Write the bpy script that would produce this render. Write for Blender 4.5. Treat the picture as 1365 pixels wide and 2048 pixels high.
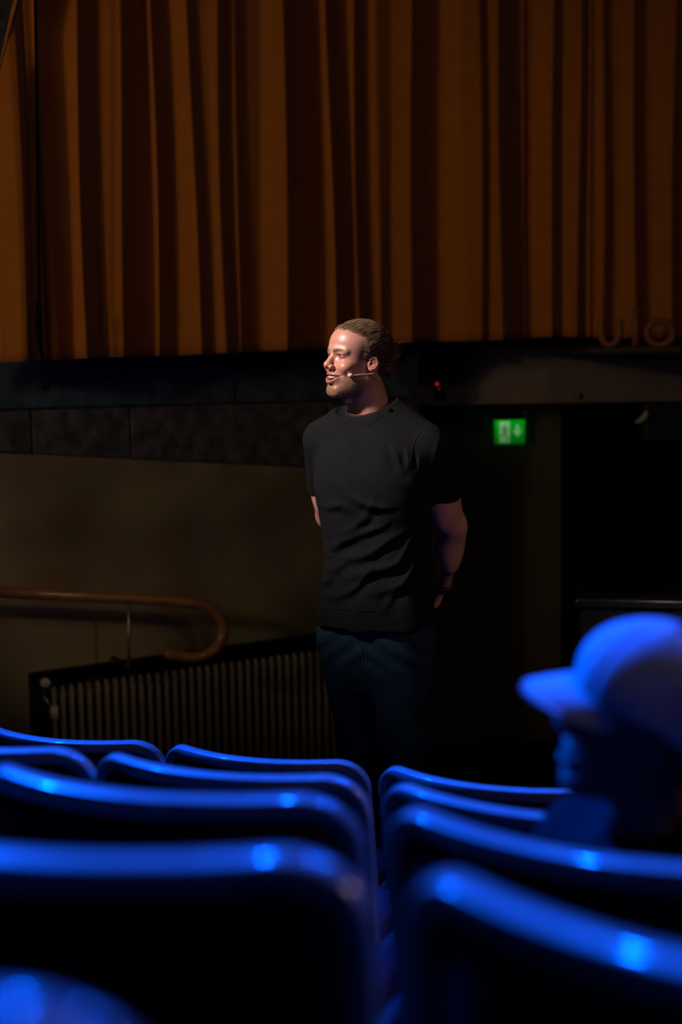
import bpy, math, random
import numpy as np
from mathutils import Vector, Matrix
random.seed(4); rng = np.random.default_rng(7)
for o in list(bpy.data.objects): bpy.data.objects.remove(o)
SC = bpy.context.scene; COL = SC.collection

# ------------------------------------------------------------------ camera
F = 2844.0; PITCH = math.radians(6.0); ROLL = math.radians(-0.84); CZ = 1.70
RC = Matrix.Rotation(math.pi/2-PITCH, 3, 'X') @ Matrix.Rotation(ROLL, 3, 'Z')
cd = bpy.data.cameras.new('camera'); cam = bpy.data.objects.new('camera', cd); COL.objects.link(cam)
cam.matrix_world = Matrix.Translation((0, 0, CZ)) @ RC.to_4x4()
cd.sensor_fit = 'VERTICAL'; cd.sensor_height = 36.0; cd.lens = F/2048*36.0
cd.clip_start = .02
cd.dof.use_dof = True; cd.dof.focus_distance = 4.45; cd.dof.aperture_fstop = 1.43
SC.camera = cam
vs = SC.view_settings; vs.view_transform = 'Standard'; vs.look = 'None'; vs.gamma = 1; vs.use_curve_mapping = False
vs.exposure = 0.0

# ------------------------------------------------------------------ world and lights
w = bpy.data.worlds.new('world'); SC.world = w; w.use_nodes = True
w.node_tree.nodes['Background'].inputs[0].default_value = (.9, .75, .6, 1)
w.node_tree.nodes['Background'].inputs[1].default_value = .0015

def look(o, target):
    o.rotation_euler = (Vector(target)-o.location).to_track_quat('-Z', 'Y').to_euler()
def spot(name, loc, target, color, watts, angle, blend=.5, size=.08):
    l = bpy.data.lights.new(name, 'SPOT'); l.energy = watts; l.color = color
    l.spot_size = math.radians(angle); l.spot_blend = blend; l.shadow_soft_size = size
    o = bpy.data.objects.new(name, l); COL.objects.link(o); o.location = loc; look(o, target); return o
def area(name, loc, target, color, watts, sx, sy):
    l = bpy.data.lights.new(name, 'AREA'); l.energy = watts; l.color = color; l.shape = 'RECTANGLE'; l.size = sx; l.size_y = sy
    o = bpy.data.objects.new(name, l); COL.objects.link(o); o.location = loc; look(o, target); return o
BLUE = (0.0, .085, 1.0)
spot('key_spotlight', (-2.75, 2.85, 4.1), (.06, 4.45, 1.55), (1, .84, .75), 1050, 19, 1.0, .11)
spot('curtain_spotlight', (-4.1, 1.7, 2.7), (-1.38, 5.89, 2.3), (1, .70, .38), 90, 42, .6, .95)
spot('curtain_spotlight_small', (-4.1, 1.7, 2.6), (-1.38, 5.89, 2.2), (1, .70, .38), 60, 42, .6, .12)
spot('side_fill', (3.6, 1.6, 3.4), (.25, 4.5, 1.2), (1, .62, .38), 78, 16, 1.0, .2)
area('house_light', (1.6, 1.0, 4.2), (0, 6.5, .8), (1, .74, .5), 6.0, 1.2, .6)
spot('blue_spotlight', (-2.6, 4.7, 4.4), (-.3, 1.7, .6), BLUE, 4300, 56, .3, .10)
spot('blue_spotlight_right', (2.2, 4.6, 4.5), (.4, 1.7, .7), BLUE, 350, 56, .3, .08)
spot('blue_spotlight_small', (2.6, 4.9, 3.6), (.0, 1.3, .8), BLUE, 260, 40, .3, .03)
spot('warm_side_spotlight', (4.3, 3.3, 2.3), (.2, 2.0, .7), (1, .68, .45), 38, 48, .6, .15)
spot('blue_spotlight_centre', (.1, 3.7, 4.5), (.0, 1.6, .6), BLUE, 700, 58, .3, .08)

# ------------------------------------------------------------------ pixel rays
def ray(px, py):
    return RC @ Vector(((px-682.5)/F, -(py-1024)/F, -1.0))
O = Vector((0, 0, CZ))
def P(px, py, Y):
    r = ray(px, py); return O + r*(Y/r.y)
def PP(px, py, p0, n):
    r = ray(px, py); n = Vector(n); return O + r*((Vector(p0)-O).dot(n)/r.dot(n))

# ------------------------------------------------------------------ materials
def mat(name, col, rough=.6, spec=.5, coat=0, metal=0, noise=None, bump=None, emit=None, sheen=0, sss=0, attr=None, coords='Object', scale3=(1, 1, 1)):
    m = bpy.data.materials.new(name); m.use_nodes = True; nt = m.node_tree; b = nt.nodes['Principled BSDF']
    b.inputs['Base Color'].default_value = (*col, 1); b.inputs['Roughness'].default_value = rough
    b.inputs['Specular IOR Level'].default_value = spec; b.inputs['Coat Weight'].default_value = coat; b.inputs['Coat Roughness'].default_value = .28 if name == 'skin' else .07
    b.inputs['Metallic'].default_value = metal; b.inputs['Sheen Weight'].default_value = sheen
    if sss: b.inputs['Subsurface Weight'].default_value = sss; b.inputs['Subsurface Radius'].default_value = (.012, .005, .003); b.inputs['Subsurface Scale'].default_value = 1
    tc = nt.nodes.new('ShaderNodeTexCoord'); mp = nt.nodes.new('ShaderNodeMapping'); nt.links.new(tc.outputs[coords], mp.inputs[0]); mp.inputs['Scale'].default_value = scale3
    src = None
    if attr:
        a = nt.nodes.new('ShaderNodeAttribute'); a.attribute_name = attr; src = a.outputs['Color']; nt.links.new(src, b.inputs['Base Color'])
    if noise:
        sc_, c2, lo, hi = noise
        n = nt.nodes.new('ShaderNodeTexNoise'); n.inputs['Scale'].default_value = sc_; n.inputs['Detail'].default_value = 5; nt.links.new(mp.outputs[0], n.inputs[0])
        mr = nt.nodes.new('ShaderNodeMapRange'); mr.inputs[1].default_value = lo; mr.inputs[2].default_value = hi; nt.links.new(n.outputs[0], mr.inputs[0])
        mx = nt.nodes.new('ShaderNodeMix'); mx.data_type = 'RGBA'; nt.links.new(mr.outputs[0], mx.inputs[0])
        mx.inputs[6].default_value = (*col, 1); mx.inputs[7].default_value = (*c2, 1)
        if src:
            mx.blend_type = 'MULTIPLY'; nt.links.new(src, mx.inputs[6])
        nt.links.new(mx.outputs[2], b.inputs['Base Color'])
    if bump:
        sc_, st, dist = bump
        n = nt.nodes.new('ShaderNodeTexNoise'); n.inputs['Scale'].default_value = sc_; n.inputs['Detail'].default_value = 3; nt.links.new(mp.outputs[0], n.inputs[0])
        bp = nt.nodes.new('ShaderNodeBump'); bp.inputs['Strength'].default_value = st; bp.inputs['Distance'].default_value = dist
        nt.links.new(n.outputs[0], bp.inputs['Height']); nt.links.new(bp.outputs[0], b.inputs['Normal'])
    if emit:
        b.inputs['Emission Color'].default_value = (*emit[0], 1); b.inputs['Emission Strength'].default_value = emit[1]
    return m
M = {}
M['curtain'] = mat('orange velour', (.50, .165, .018), .85, .2, noise=(14, (.44, .14, .015), .3, .75), bump=(500, .35, .003), sheen=.15)
M['plaster'] = mat('painted plaster', (.30, .255, .165), .8, .3, noise=(1.7, (.20, .165, .12), .35, .7), bump=(60, .2, .004))
def mottle(m, cols, scale, off):
    nt = m.node_tree; b = nt.nodes['Principled BSDF']; src = b.inputs['Base Color'].links[0].from_socket
    tc = nt.nodes.new('ShaderNodeTexCoord'); mp = nt.nodes.new('ShaderNodeMapping'); mp.inputs['Location'].default_value = off; nt.links.new(tc.outputs['Object'], mp.inputs[0])
    n = nt.nodes.new('ShaderNodeTexNoise'); n.inputs['Scale'].default_value = scale; n.inputs['Detail'].default_value = 1.5; nt.links.new(mp.outputs[0], n.inputs[0])
    cr = nt.nodes.new('ShaderNodeValToRGB'); e = cr.color_ramp.elements; nt.links.new(n.outputs[0], cr.inputs[0])
    e[0].position = .34; e[0].color = (*cols[0], 1); e[1].position = .66; e[1].color = (*cols[-1], 1)
    for i, c in enumerate(cols[1:-1]): q = e.new(.34+.32*(i+1)/(len(cols)-1)); q.color = (*c, 1)
    mx = nt.nodes.new('ShaderNodeMix'); mx.data_type = 'RGBA'; mx.blend_type = 'MULTIPLY'; mx.inputs[0].default_value = 1
    nt.links.new(src, mx.inputs[6]); nt.links.new(cr.outputs[0], mx.inputs[7]); nt.links.new(mx.outputs[2], b.inputs['Base Color'])
mottle(M['plaster'], [(.62, .60, .50), (.80, .68, .55), (.85, .82, .78), (1.0, .95, .85), (1.1, 1.15, .8)], 2.4, (0, 0, 0))
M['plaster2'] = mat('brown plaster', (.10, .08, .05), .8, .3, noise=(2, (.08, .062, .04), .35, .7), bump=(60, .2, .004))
M['concrete'] = mat('board marked concrete', (.115, .11, .12), .85, .3, noise=(16, (.045, .045, .052), .36, .62), bump=(40, .5, .008))
M['concrete_blue_spill'] = mat('blue spill concrete', (.075, .115, .155), .85, .3, noise=(9, (.035, .055, .08), .36, .62), bump=(40, .5, .008))  # blue light spill on the upper panels, put into the concrete colour
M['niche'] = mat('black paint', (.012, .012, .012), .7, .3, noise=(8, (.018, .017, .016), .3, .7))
M['radiator'] = mat('grey green radiator enamel', (.30, .265, .19), .5, .4, noise=(5, (.22, .19, .14), .35, .7))
M['rail_wood'] = mat('varnished pine', (.42, .20, .07), .4, .5, coat=.3, noise=(30, (.30, .13, .04), .3, .7), scale3=(.2, 1, 1))
M['steel'] = mat('dull steel', (.35, .34, .32), .35, .5, metal=.8, noise=(40, (.25, .25, .24), .3, .7))
M['beam'] = mat('brown beam paint', (.26, .205, .165), .7, .3, noise=(4, (.21, .165, .135), .35, .7), bump=(80, .15, .003))
M['dark'] = mat('dark wall paint', (.03, .035, .033), .8, .2, noise=(3, (.02, .024, .022), .35, .7))
M['black'] = mat('black plastic', (.012, .012, .013), .45, .4, noise=(30, (.02, .02, .021), .3, .7))
M['floor'] = mat('dark floor', (.035, .03, .028), .6, .3, noise=(6, (.025, .022, .02), .35, .7))
M['stage'] = mat('black stage boards', (.02, .018, .016), .5, .4, noise=(9, (.03, .026, .022), .35, .7))
M['chairframe'] = mat('lacquered seat frame', (.30, .27, .25), .36, .5, coat=.8, noise=(22, (.22, .2, .185), .3, .7))
M['red'] = mat('dark red upholstery', (.055, .007, .011), .9, .15, noise=(60, (.035, .005, .008), .35, .7), bump=(500, .3, .002))
M['skin'] = mat('skin', (.6, .3, .2), .38, .5, coat=.14, sss=.10, attr='col', noise=(260, (.86, .82, .8), .42, .6), bump=(420, .22, .0015))
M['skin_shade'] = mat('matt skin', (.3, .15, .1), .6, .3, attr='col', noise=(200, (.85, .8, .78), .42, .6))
M['hair'] = mat('dark blond hair', (.13, .075, .04), .38, .6, noise=(1, (.05, .028, .016), .35, .65), bump=(1, .9, .003), scale3=(330, 14, 330))
M['strand'] = mat('hair strands', (.34, .23, .14), .35, .6, noise=(60, (.2, .13, .08), .3, .7))
M['shirt'] = mat('black cotton jersey', (.0102, .0108, .0124), .9, .08, noise=(40, (.0085, .009, .0102), .35, .7), bump=(900, .25, .001))
M['rib'] = mat('black rib knit', (.016, .016, .018), .9, .15, noise=(80, (.022, .022, .024), .35, .7))
M['jeans'] = mat('dark blue denim', (.013, .040, .062), .85, .15, noise=(14, (.008, .023, .036), .35, .7), bump=(700, .3, .001))
M['thread'] = mat('jeans stitching', (.10, .11, .10), .8, .2, noise=(80, (.07, .08, .08), .3, .7))
M['shoe'] = mat('black leather', (.015, .014, .014), .4, .4, noise=(30, (.022, .02, .02), .3, .7))
M['eye'] = mat('shaded eye white', (.34, .29, .26), .15, .4, noise=(90, (.30, .22, .2), .5, .8))  # white darkened in the colour itself for the shade on the eye
M['iris'] = mat('iris', (.03, .035, .035), .1, .6, noise=(300, (.015, .015, .015), .3, .7))
M['tooth'] = mat('tooth enamel', (.80, .72, .60), .25, .5, noise=(60, (.72, .62, .5), .3, .7))
M['pin'] = mat('matt black pin', (.003, .003, .003), .9, .1, noise=(60, (.005, .005, .005), .3, .7))
M['mic'] = mat('beige headset plastic', (.78, .52, .36), .5, .4, noise=(90, (.7, .46, .3), .3, .7))
M['cap'] = mat('pale cotton cap', (.52, .50, .52), .85, .2, noise=(40, (.44, .42, .44), .3, .7), bump=(500, .3, .002))
M['jacket'] = mat('black jacket', (.007, .007, .009), .85, .1, noise=(25, (.010, .010, .012), .3, .7))
M['letter'] = mat('orange wooden letter', (.40, .15, .04), .5, .4, noise=(20, (.30, .11, .03), .3, .7))
M['whiteplastic'] = mat('off white plastic', (.6, .58, .52), .4, .4, noise=(30, (.5, .48, .43), .3, .7))
M['green'] = mat('lit green sign face', (.0, .2, .02), .3, .4, emit=((.0, .35, .012), 1.0))
# the sign is edge lit from its top: the panel glows brighter near the lamp strip
def sign_mat(name, c, s0, s1):
    m = mat(name, (.02, .05, .02), .3, .4, emit=(c, 1)); nt = m.node_tree; b = nt.nodes['Principled BSDF']
    tc = nt.nodes.new('ShaderNodeTexCoord'); sp = nt.nodes.new('ShaderNodeSeparateXYZ'); nt.links.new(tc.outputs['Object'], sp.inputs[0])
    mr = nt.nodes.new('ShaderNodeMapRange'); mr.inputs[1].default_value = -.055; mr.inputs[2].default_value = .055; mr.inputs[3].default_value = s0; mr.inputs[4].default_value = s1
    nt.links.new(sp.outputs[2], mr.inputs[0]); nt.links.new(mr.outputs[0], b.inputs['Emission Strength']); return m
M['green'] = sign_mat('edge lit green panel', (.0, .24, .006), .30, 1.05)
M['signwhite'] = sign_mat('edge lit white panel', (.14, .36, .13), .50, 1.15)
M['signdark'] = mat('dark green print', (.0, .05, .01), .4, .3, emit=((0, .085, .02), .6))
M['led'] = mat('red indicator lamp', (.3, 0, 0), .3, .4, emit=((1, .02, .03), .9))

# ------------------------------------------------------------------ object helpers
def mesh_obj(name, v, f, m, parent=None, smooth=True, loc=None, mw=None):
    me = bpy.data.meshes.new(name); v = np.asarray(v, dtype=float)
    if isinstance(f, np.ndarray) and f.ndim == 2:
        me.vertices.add(len(v)); me.vertices.foreach_set('co', v.ravel())
        n = len(f); k = f.shape[1]
        me.loops.add(n*k); me.loops.foreach_set('vertex_index', f.ravel().astype(np.int32))
        me.polygons.add(n); me.polygons.foreach_set('loop_start', np.arange(n, dtype=np.int32)*k); me.polygons.foreach_set('loop_total', np.full(n, k, dtype=np.int32))
        me.update(calc_edges=True); me.validate()
    else:
        me.from_pydata(v.tolist(), [], [list(q) for q in f]); me.update()
    me.polygons.foreach_set('use_smooth', [smooth]*len(me.polygons))
    me.materials.append(m)
    o = bpy.data.objects.new(name, me); COL.objects.link(o)
    if parent: o.parent = parent
    if loc is not None: o.location = loc
    return o
def tag(o, label=None, cat=None, group=None, kind=None):
    if label: o['label'] = label
    if cat: o['category'] = cat
    if group: o['group'] = group
    if kind: o['kind'] = kind
    return o
def empty(name, loc, rz=0):
    o = bpy.data.objects.new(name, None); COL.objects.link(o); o.location = loc; o.rotation_euler = (0, 0, rz); o.empty_display_size = .1; return o
def boxmesh(lo, hi):
    x0, y0, z0 = lo; x1, y1, z1 = hi
    v = [(x0,y0,z0),(x1,y0,z0),(x1,y1,z0),(x0,y1,z0),(x0,y0,z1),(x1,y0,z1),(x1,y1,z1),(x0,y1,z1)]
    return v, [(0,3,2,1),(4,5,6,7),(0,1,5,4),(1,2,6,5),(2,3,7,6),(3,0,4,7)]
def box(name, lo, hi, m, parent=None, bevel=0, loc=None):
    v, f = boxmesh(lo, hi); o = mesh_obj(name, v, f, m, parent, False, loc)
    if bevel:
        b = o.modifiers.new('bevel', 'BEVEL'); b.width = bevel; b.segments = 2
    return o
def prism(poly, depth):
    """poly: list of 3D points (front face), depth: Vector offset to the back"""
    n = len(poly); d = Vector(depth); v = [Vector(p) for p in poly]+[Vector(p)+d for p in poly]
    f = [tuple(range(n))[::-1], tuple(range(n, 2*n))]+[(i, (i+1) % n, n+(i+1) % n, n+i) for i in range(n)]
    return v, f
def tube(pts, rad, seg=12, closed=False, sec=None, up=None):
    """tube along pts; rad number or list; sec=(a,b) elliptical multipliers in frame (up x t, up)"""
    pts = [Vector(p) for p in pts]; n = len(pts)
    if not hasattr(rad, '__len__'): rad = [rad]*n
    V = []; Fc = []; prev = None
    for i, p in enumerate(pts):
        t = (pts[(i+1) % n]-pts[i-1]) if closed else (pts[min(i+1, n-1)]-pts[max(i-1, 0)])
        t.normalize()
        if up is not None:
            u = Vector(up[i] if hasattr(up[0], '__len__') else up); u = (u-t*u.dot(t)).normalized()
        elif prev is None:
            u = Vector((0, 0, 1)) if abs(t.z) < .9 else Vector((0, 1, 0)); u = (u-t*u.dot(t)).normalized()
        else: u = (prev-t*prev.dot(t)).normalized()
        prev = u; s = t.cross(u)
        a, b = sec if sec else (1, 1)
        for k in range(seg):
            an = 2*math.pi*k/seg; c, sn = math.cos(an), math.sin(an)
            V.append(p+s*(c*rad[i]*a)+u*(sn*rad[i]*b))
    m_ = n if closed else n-1
    for i in range(m_):
        for k in range(seg):
            a0 = i*seg+k; a1 = i*seg+(k+1) % seg; b0 = ((i+1) % n)*seg+k; b1 = ((i+1) % n)*seg+(k+1) % seg
            Fc.append((a0, b0, b1, a1))
    if not closed:
        Fc.append(tuple(range(seg))); Fc.append(tuple(range((n-1)*seg, n*seg))[::-1])
    return V, Fc
def sphere(c, r, nu=16, nv=10, scale=(1, 1, 1)):
    V = []; Fc = []
    for j in range(nv+1):
        th = math.pi*j/nv
        for i in range(nu):
            ph = 2*math.pi*i/nu
            V.append((c[0]+r*scale[0]*math.sin(th)*math.cos(ph), c[1]+r*scale[1]*math.sin(th)*math.sin(ph), c[2]+r*scale[2]*math.cos(th)))
    for j in range(nv):
        for i in range(nu):
            Fc.append((j*nu+i, (j+1)*nu+i, (j+1)*nu+(i+1) % nu, j*nu+(i+1) % nu))
    return V, Fc
def join(*ms):
    V = []; Fc = []
    for v, f in ms:
        o = len(V); V += list(v); Fc += [tuple(i+o for i in q) for q in f]
    return V, Fc
def spline(pts, n):
    pts = np.array([list(p) for p in pts], float); m_ = len(pts); out = []
    for t in np.linspace(0, m_-1, n):
        i = min(int(t), m_-2); u = t-i
        p0 = pts[max(i-1, 0)]; p1 = pts[i]; p2 = pts[i+1]; p3 = pts[min(i+2, m_-1)]
        out.append(.5*((2*p1)+(-p0+p2)*u+(2*p0-5*p1+4*p2-p3)*u*u+(-p0+3*p1-3*p2+p3)*u**3))
    return [Vector(p) for p in out]

# ------------------------------------------------------------------ SDF toolkit
def ell(p, c, r):
    q = [(p[i]-c[i]) for i in range(3)]
    k0 = np.sqrt(sum((q[i]/r[i])**2 for i in range(3))); k1 = np.sqrt(sum((q[i]/(r[i]*r[i]))**2 for i in range(3)))+1e-9
    return k0*(k0-1)/k1
def cap(p, a, b, ra, rb):
    a = np.array(list(a)); b = np.array(list(b)); d = b-a; L2 = float(d@d)
    t = np.clip(sum((p[i]-a[i])*d[i] for i in range(3))/L2, 0, 1)
    return np.sqrt(sum((p[i]-a[i]-t*d[i])**2 for i in range(3)))-(ra+(rb-ra)*t)
def smin(a, b, k):
    h = np.clip(.5+.5*(b-a)/k, 0, 1); return b+(a-b)*h-k*h*(1-h)
def smax(a, b, k): return -smin(-a, -b, k)
def surfnets(fun, lo, hi, h):
    ax = [np.arange(lo[i], hi[i]+h, h, dtype=np.float32) for i in range(3)]
    G = np.meshgrid(*ax, indexing='ij'); V = fun(G).astype(np.float32); ins = V < 0
    nx, ny, nz = V.shape
    cnt = np.zeros((nx-1, ny-1, nz-1), np.int8); offs = [(i, j, k) for i in (0, 1) for j in (0, 1) for k in (0, 1)]
    sl = lambda A, o: A[o[0]:nx-1+o[0], o[1]:ny-1+o[1], o[2]:nz-1+o[2]]
    for o in offs: cnt += sl(ins, o)
    act = (cnt > 0) & (cnt < 8); I, J, K = np.nonzero(act); idx = np.full(act.shape, -1, np.int64); idx[I, J, K] = np.arange(len(I))
    acc = np.zeros((len(I), 3)); n = np.zeros(len(I))
    for a in range(8):
        for b in range(a+1, 8):
            A, B = offs[a], offs[b]
            if sum(abs(A[i]-B[i]) for i in range(3)) != 1: continue
            va = V[I+A[0], J+A[1], K+A[2]]; vb = V[I+B[0], J+B[1], K+B[2]]; m_ = (va < 0) != (vb < 0)
            t = np.where(m_, va/np.where(m_, va-vb, 1), 0)
            pa = np.array(A)[None, :]+t[:, None]*(np.array(B)-np.array(A))[None, :]
            acc += pa*m_[:, None]; n += m_
    pos = (acc/n[:, None]+np.stack([I, J, K], 1))*h+np.array([ax[0][0], ax[1][0], ax[2][0]])[None, :]
    quads = []
    for axis in range(3):
        s0 = [slice(1, -1)]*3; s1 = [slice(1, -1)]*3; s0[axis] = slice(0, -1); s1[axis] = slice(1, None)
        a = ins[tuple(s0)]; b = ins[tuple(s1)]; e = a != b
        i, j, k = np.nonzero(e); fl = a[i, j, k]
        base = [i, j, k]
        for q in range(3):
            if q != axis: base[q] = base[q]+1
        u, v = (axis+1) % 3, (axis+2) % 3
        def cell(du, dv):
            c = [x.copy() for x in base]; c[u] = c[u]-du; c[v] = c[v]-dv; return idx[c[0], c[1], c[2]]
        q4 = np.stack([cell(1, 1), cell(0, 1), cell(0, 0), cell(1, 0)], 1)
        q4[~fl] = q4[~fl][:, ::-1]; quads.append(q4)
    Q = np.concatenate(quads); Q = Q[(Q >= 0).all(1)]
    return pos, Q

# ================================================================== STRUCTURE
# left wall plane: recedes to the right
WA = math.radians(27); WU = Vector((math.cos(WA), math.sin(WA), 0)); WN = Vector((math.sin(WA), -math.cos(WA), 0))  # WN faces the room
W0 = P(350, 1100, 6.3); FLZ = -.36
def onwall(px, py, off=0): return PP(px, py, W0+WN*off, WN)
def WT(p): return (p-W0).dot(WU)
def wp(t, z, off=0):
    q = W0+WU*t+WN*off; return Vector((q.x, q.y, z))
back = -WN*.16
tL = -6.0; tR = WT(onwall(840, 900)); tN0 = WT(onwall(58, 1400)); tN1 = WT(onwall(790, 1400))
zNL = onwall(58, 1345).z; zNR = onwall(790, 1244).z
zB = onwall(300, 918).z                      # underside of the concrete band
CEIL = 4.9
tA, zA = WT(onwall(0, 905)), onwall(0, 905).z; tB, zBb = WT(onwall(620, 934)), onwall(620, 934).z
def zlow(t): return zA+(zBb-zA)*(t-tA)/(tB-tA)
wall = mesh_obj('wall_left', *prism([wp(tL, FLZ), wp(tN0, FLZ), wp(tN0, zNL), wp(tN1, zNR), wp(tN1, FLZ), wp(tR, FLZ), wp(tR, zlow(tR)), wp(tL, zlow(tL))], back), M['plaster'], None, False)
tag(wall, 'olive brown plaster wall under a concrete band', kind='structure')
# concrete panels above the plaster, joints recessed between them
z1 = onwall(300, 812).z
def panel(t0, t1, za, zb_, off=0.0, low=False, m='concrete'):
    g = .0025
    o = mesh_obj('concrete_panel', *prism([wp(t0+g, zlow(t0) if low else za+g, off), wp(t1-g, zlow(t1) if low else za+g, off), wp(t1-g, zb_-g, off), wp(t0+g, zb_-g, off)], back), M[m], wall, False)
    b = o.modifiers.new('bevel', 'BEVEL'); b.width = .006; b.segments = 1
ts = [tL, -3.0, WT(onwall(62, 860)), WT(onwall(260, 860)), WT(onwall(655, 860)), tR]
for i in range(len(ts)-1): panel(ts[i], ts[i+1], zB, z1, .012+.003*(i % 2), True)
ts2 = [tL, -1.6, WT(onwall(470, 760)), tR]
for i in range(len(ts2)-1): panel(ts2[i], ts2[i+1], z1, z1+.62, .008+.003*(i % 2), m='concrete_blue_spill'); panel(ts2[i]*1., ts2[i+1], z1+.62, CEIL, .006)
mesh_obj('joint_filler', *prism([wp(tL, zB-.4, -.162), wp(tR, zB-.4, -.162), wp(tR, CEIL, -.162), wp(tL, CEIL, -.162)], -WN*.03), M['niche'], wall, False)
# radiator niche: back, side cheeks, lintel soffit
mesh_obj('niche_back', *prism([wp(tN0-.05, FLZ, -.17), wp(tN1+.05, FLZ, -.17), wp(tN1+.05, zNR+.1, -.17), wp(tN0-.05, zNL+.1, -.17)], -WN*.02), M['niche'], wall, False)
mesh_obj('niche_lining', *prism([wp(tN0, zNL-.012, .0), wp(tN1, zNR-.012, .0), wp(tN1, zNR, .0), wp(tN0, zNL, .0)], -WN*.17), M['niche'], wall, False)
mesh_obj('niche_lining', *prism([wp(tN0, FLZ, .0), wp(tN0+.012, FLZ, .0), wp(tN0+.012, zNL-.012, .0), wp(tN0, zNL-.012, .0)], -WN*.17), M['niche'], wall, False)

# beam over the passage on the right, frontal
BY = 7.25
bl = P(836, 745, BY).x; zbt = P(1100, 690, BY).z; zbb = P(1100, 801, BY).z
beam = tag(box('trim_1', (bl-.25, BY, zbb), (5.2, BY+.25, zbt), M['beam'], bevel=.008), 'brown painted beam over dark passage', kind='structure')
box('lower_lip', (bl-.22, BY-.025, zbb-.012), (5.2, BY+.01, zbb+.004), M['beam'], beam)
for px in (925, 1148, 1155):
    c = P(px, 791, BY-.01); box('bracket', (c.x-.007, BY-.03, c.z-.014), (c.x+.007, BY, c.z+.012), M['beam'], beam)
box('upper_rail', (bl-.2, BY-.03, zbt), (5.2, BY+.2, zbt+.012), M['black'], beam)
# recess wall, corridor
rwx = P(1122, 1100, 7.58).x
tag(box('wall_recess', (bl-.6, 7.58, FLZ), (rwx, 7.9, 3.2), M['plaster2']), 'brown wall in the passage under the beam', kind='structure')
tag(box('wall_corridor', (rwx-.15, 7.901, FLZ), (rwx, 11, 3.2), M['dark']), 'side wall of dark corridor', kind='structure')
tag(box('wall_back', (-6, 11, FLZ), (6, 11.2, CEIL), M['dark']), 'dark far wall behind the passage', kind='structure')
tag(box('wall_upper', (bl-.3, BY+.05, zbt+.012), (6, BY+.25, CEIL), M['dark']), 'dark wall above the beam', kind='structure')
tag(box('wall_right', (5.2, -2.5, -.8), (5.4, 11.2, CEIL), M['dark']), 'dark right side wall', kind='structure')
tag(box('wall_rear', (-6, -2.7, -.8), (5.4, -2.5, CEIL), M['dark']), 'dark wall behind the audience', kind='structure')
tag(box('wall_side', (-6.2, -2.7, -.8), (-6, 11.2, CEIL), M['dark']), 'dark left side wall', kind='structure')
tag(box('ceiling', (-6.2, -2.7, CEIL), (5.4, 11.2, CEIL+.2), M['dark']), 'dark ceiling', kind='structure')
tag(box('floor', (-6.2, -2.7, FLZ-.6), (5.4, 11.2, FLZ), M['floor']), 'dark hall floor', kind='structure')
fs = box('stage', (-.9, -.42, FLZ), (2.6, .75, 0), M['stage'], loc=(0.0, 4.62, 0)); fs.rotation_euler = (0, 0, math.radians(-12)); tag(fs, 'low black stage platform under the standing man', 'stage')
fs.name = 'stage_platform'

# ================================================================== CURTAINS
cp = [(0, 5.62), (300, 6.0), (600, 6.38), (835, 6.72), (1100, 6.95), (1365, 7.02), (1700, 7.05)]
cX = []
for px, Y in cp: q = P(px, 700, Y); cX.append((q.x, q.y))
cX = [(cX[0][0]-1.5, cX[0][1]-.75)]+cX
cxs = np.array([c[0] for c in cX]); cys = np.array([c[1] for c in cX])
def curtain(name, folds, botpts, leftcut=None, label=''):
    pxs = np.arange(folds[0][0], folds[-1][0]+.1, 1.5); fx = np.array([f[0] for f in folds]); fd = np.array([f[1] for f in folds])
    dep = np.interp(pxs, fx, fd); dep = dep**1.15; ker = np.exp(-np.linspace(-2, 2, 11)**2); ker /= ker.sum(); dep = np.convolve(np.pad(dep, 5, 'edge'), ker, 'valid')
    pos = [P(px, 420, np.interp(px, [c[0] for c in cp], [c[1] for c in cp])) for px in pxs]
    nz = 40; V = []; n = len(pxs)
    for layer in (0, 1):
        for j in range(nz+1):
            v = j/nz
            for i, px in enumerate(pxs):
                q = pos[i]; zb = P(px, np.interp(px, [b[0] for b in botpts], [b[1] for b in botpts]), q.y).z
                zt = 3.75; z = zb+(zt-zb)*v**1.0
                x = q.x; y = q.y
                # folds loosen towards the hem
                sway = .010*math.sin(px*.021+v*3.1)+.005*math.sin(px*.07-v*5)
                amp = .125*(1-.12*v)+.012*math.sin(px*.013+2*v)
                d = np.interp(px+(v-.5)*3*math.sin(px*.05), pxs, dep)
                hem = .0035 if (zb+.145 < z < zb+.165) else 0
                x2 = x+sway; 
                if leftcut:
                    pl = leftcut(z, y); x2 = max(x2, pl) if pl is not None else x2
                V.append((x2, y-amp*d+hem+.006*layer, z))
    Fc = []
    m_ = (nz+1)*n
    for j in range(nz):
        for i in range(n-1):
            a = j*n+i; Fc.append((a, a+1, a+n+1, a+n)); Fc.append((m_+a, m_+a+n, m_+a+n+1, m_+a+1))
    for i in range(n-1): Fc.append((i, m_+i, m_+i+1, i+1)); a = nz*n+i; Fc.append((a, a+1, m_+a+1, m_+a))
    for j in range(nz): a = j*n; Fc.append((a, a+n, m_+a+n, m_+a)); a = j*n+n-1; Fc.append((a, m_+a, m_+a+n, a+n))
    return mesh_obj(name, V, Fc, M['curtain'])
bot = [(-80, 727), (0, 725), (190, 716), (400, 709), (590, 700), (650, 697), (835, 684), (1000, 681), (1110, 673), (1200, 676), (1365, 678), (1700, 680)]
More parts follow.
